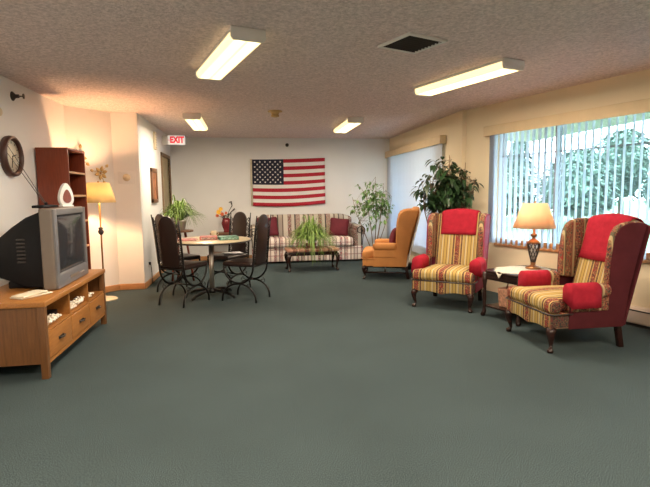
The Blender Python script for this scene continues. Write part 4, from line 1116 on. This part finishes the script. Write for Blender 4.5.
b.tube([(0,0,.2),(.06,0,.42),(.12,0,.52),(.10,0,.60),(.06,0,.58)],[.006,.006,.01,.02,.012],6)
b.tube([(0,0,.2),(.08,.0,.38),(.17,0,.46)],[.005,.008,.016],6)
b.build('stem',M['pot_dark'],t)
for x,y,z,mm,r in FL:
    b=MB()
    for k in range(10):
        a=k*2*PI/10; b.leaf((x,y-.01,z),(math.cos(a),-.35,math.sin(a)),r,r*.5,Vector((0,-1,0)),0)
    b.ball((x,y-.012,z),r*.25); b.build('flower',M[mm],t)
b=MB()
for k in range(16):
    a=R.uniform(0,2*PI); b.leaf((R.uniform(-.05,.05),R.uniform(-.04,.02),R.uniform(.26,.34)),(math.cos(a),math.sin(a)*.6,.5),.10,.05)
b.build('leaves',M['leafB'],t)

# ------------------------------------------------------------------ lights
def area(name,loc,rot,sx,sy,power,col,shape='RECTANGLE'):
    l=bpy.data.lights.new(name,'AREA'); l.shape=shape; l.size=sx; l.size_y=sy; l.energy=power; l.color=col
    o=bpy.data.objects.new(name,l); C.objects.link(o); o.location=loc; o.rotation_euler=rot; return o
def point(name,loc,power,col,r=.03):
    l=bpy.data.lights.new(name,'POINT'); l.energy=power; l.color=col; l.shadow_soft_size=r
    o=bpy.data.objects.new(name,l); C.objects.link(o); o.location=loc; return o
FPOW=[40,40,32,32,85,85]  # the last two power the added fill fixtures
FP=[(p,a) for p,a,_ in F]+[((-.6,.8),math.radians(16)),((2.6,.9),math.radians(16))]
for (p,a),w in zip(FP,FPOW):
    area('fixture_lamp',(p[0],p[1],H-.092),(0,0,a),.18,1.15,w,(1,.84,.64))
point('floor_lamp_bulb',(LX,LY,1.36),115,(1,.54,.26),.04)
point('table_lamp_bulb',(2.95,4.70,1.055),5.5,(1,.56,.29),.03)
# sky portals in the two window openings
n2=Vector((-KD.y*-1,0))
for (p,a,x0,x1,z0,z1) in ((P_RB,aR,LR-W2[1],LR-W2[0],W2[2],W2[3]),(P_K2,PI/2,W1[0],W1[1],W1[2],W1[3])):
    c=Matrix.Translation((p[0],p[1],0))@Matrix.Rotation(a,4,'Z')@Vector(((x0+x1)/2,-.14,(z0+z1)/2))
    o=area('daylight_portal',c,(PI/2,0,a+PI),x1-x0,z1-z0,1,(1,1,1)); o.data.cycles.is_portal=True
w=bpy.data.worlds.new('overcast_sky'); scn.world=w; w.use_nodes=True; nt=w.node_tree; nt.nodes.clear()
o=nt.nodes.new('ShaderNodeOutputWorld'); bg=nt.nodes.new('ShaderNodeBackground')
tc=nt.nodes.new('ShaderNodeTexCoord'); sp=nt.nodes.new('ShaderNodeSeparateXYZ'); nt.links.new(tc.outputs['Generated'],sp.inputs[0])
n=noise(nt,tc.outputs['Generated'],3,3); ad=nt.nodes.new('ShaderNodeMath'); ad.operation='MULTIPLY_ADD'; ad.inputs[1].default_value=.3
nt.links.new(n.outputs['Fac'],ad.inputs[0]); nt.links.new(sp.outputs[2],ad.inputs[2])
r=ramp(nt,[(.1,(.80,.90,1.0)),(.9,(.60,.76,1.0))]); nt.links.new(ad.outputs[0],r.inputs[0]); nt.links.new(r.outputs[0],bg.inputs[0])
bg.inputs[1].default_value=15; nt.links.new(bg.outputs[0],o.inputs[0])

# ------------------------------------------------------------------ camera
yaw,pitch,roll,f,hc=math.radians(8.8703),math.radians(5.8318),math.radians(-.611),488.62,1.3155
Fv=Vector((math.sin(yaw)*math.cos(pitch),math.cos(yaw)*math.cos(pitch),-math.sin(pitch)))
Rv=Vector((math.cos(yaw),-math.sin(yaw),0)); Uv=Rv.cross(Fv)
R2=Rv*math.cos(roll)+Uv*math.sin(roll); U2=-Rv*math.sin(roll)+Uv*math.cos(roll)
cam=bpy.data.cameras.new('camera'); cam.sensor_width=36; cam.lens=36*f/650; cam.clip_start=.05; cam.clip_end=300
co=bpy.data.objects.new('camera',cam); C.objects.link(co)
m=Matrix((R2,U2,-Fv)).transposed().to_4x4(); m.translation=(0,0,hc); co.matrix_world=m
scn.camera=co
scn.view_settings.view_transform='Standard'; scn.view_settings.look='None'; scn.view_settings.gamma=1; scn.view_settings.exposure=0.68
scn.view_settings.use_curve_mapping=False
scn.cycles.max_bounces=8; scn.cycles.diffuse_bounces=5; scn.cycles.sample_clamp_indirect=6; scn.cycles.use_denoising=True
scn.cycles.transparent_max_bounces=12
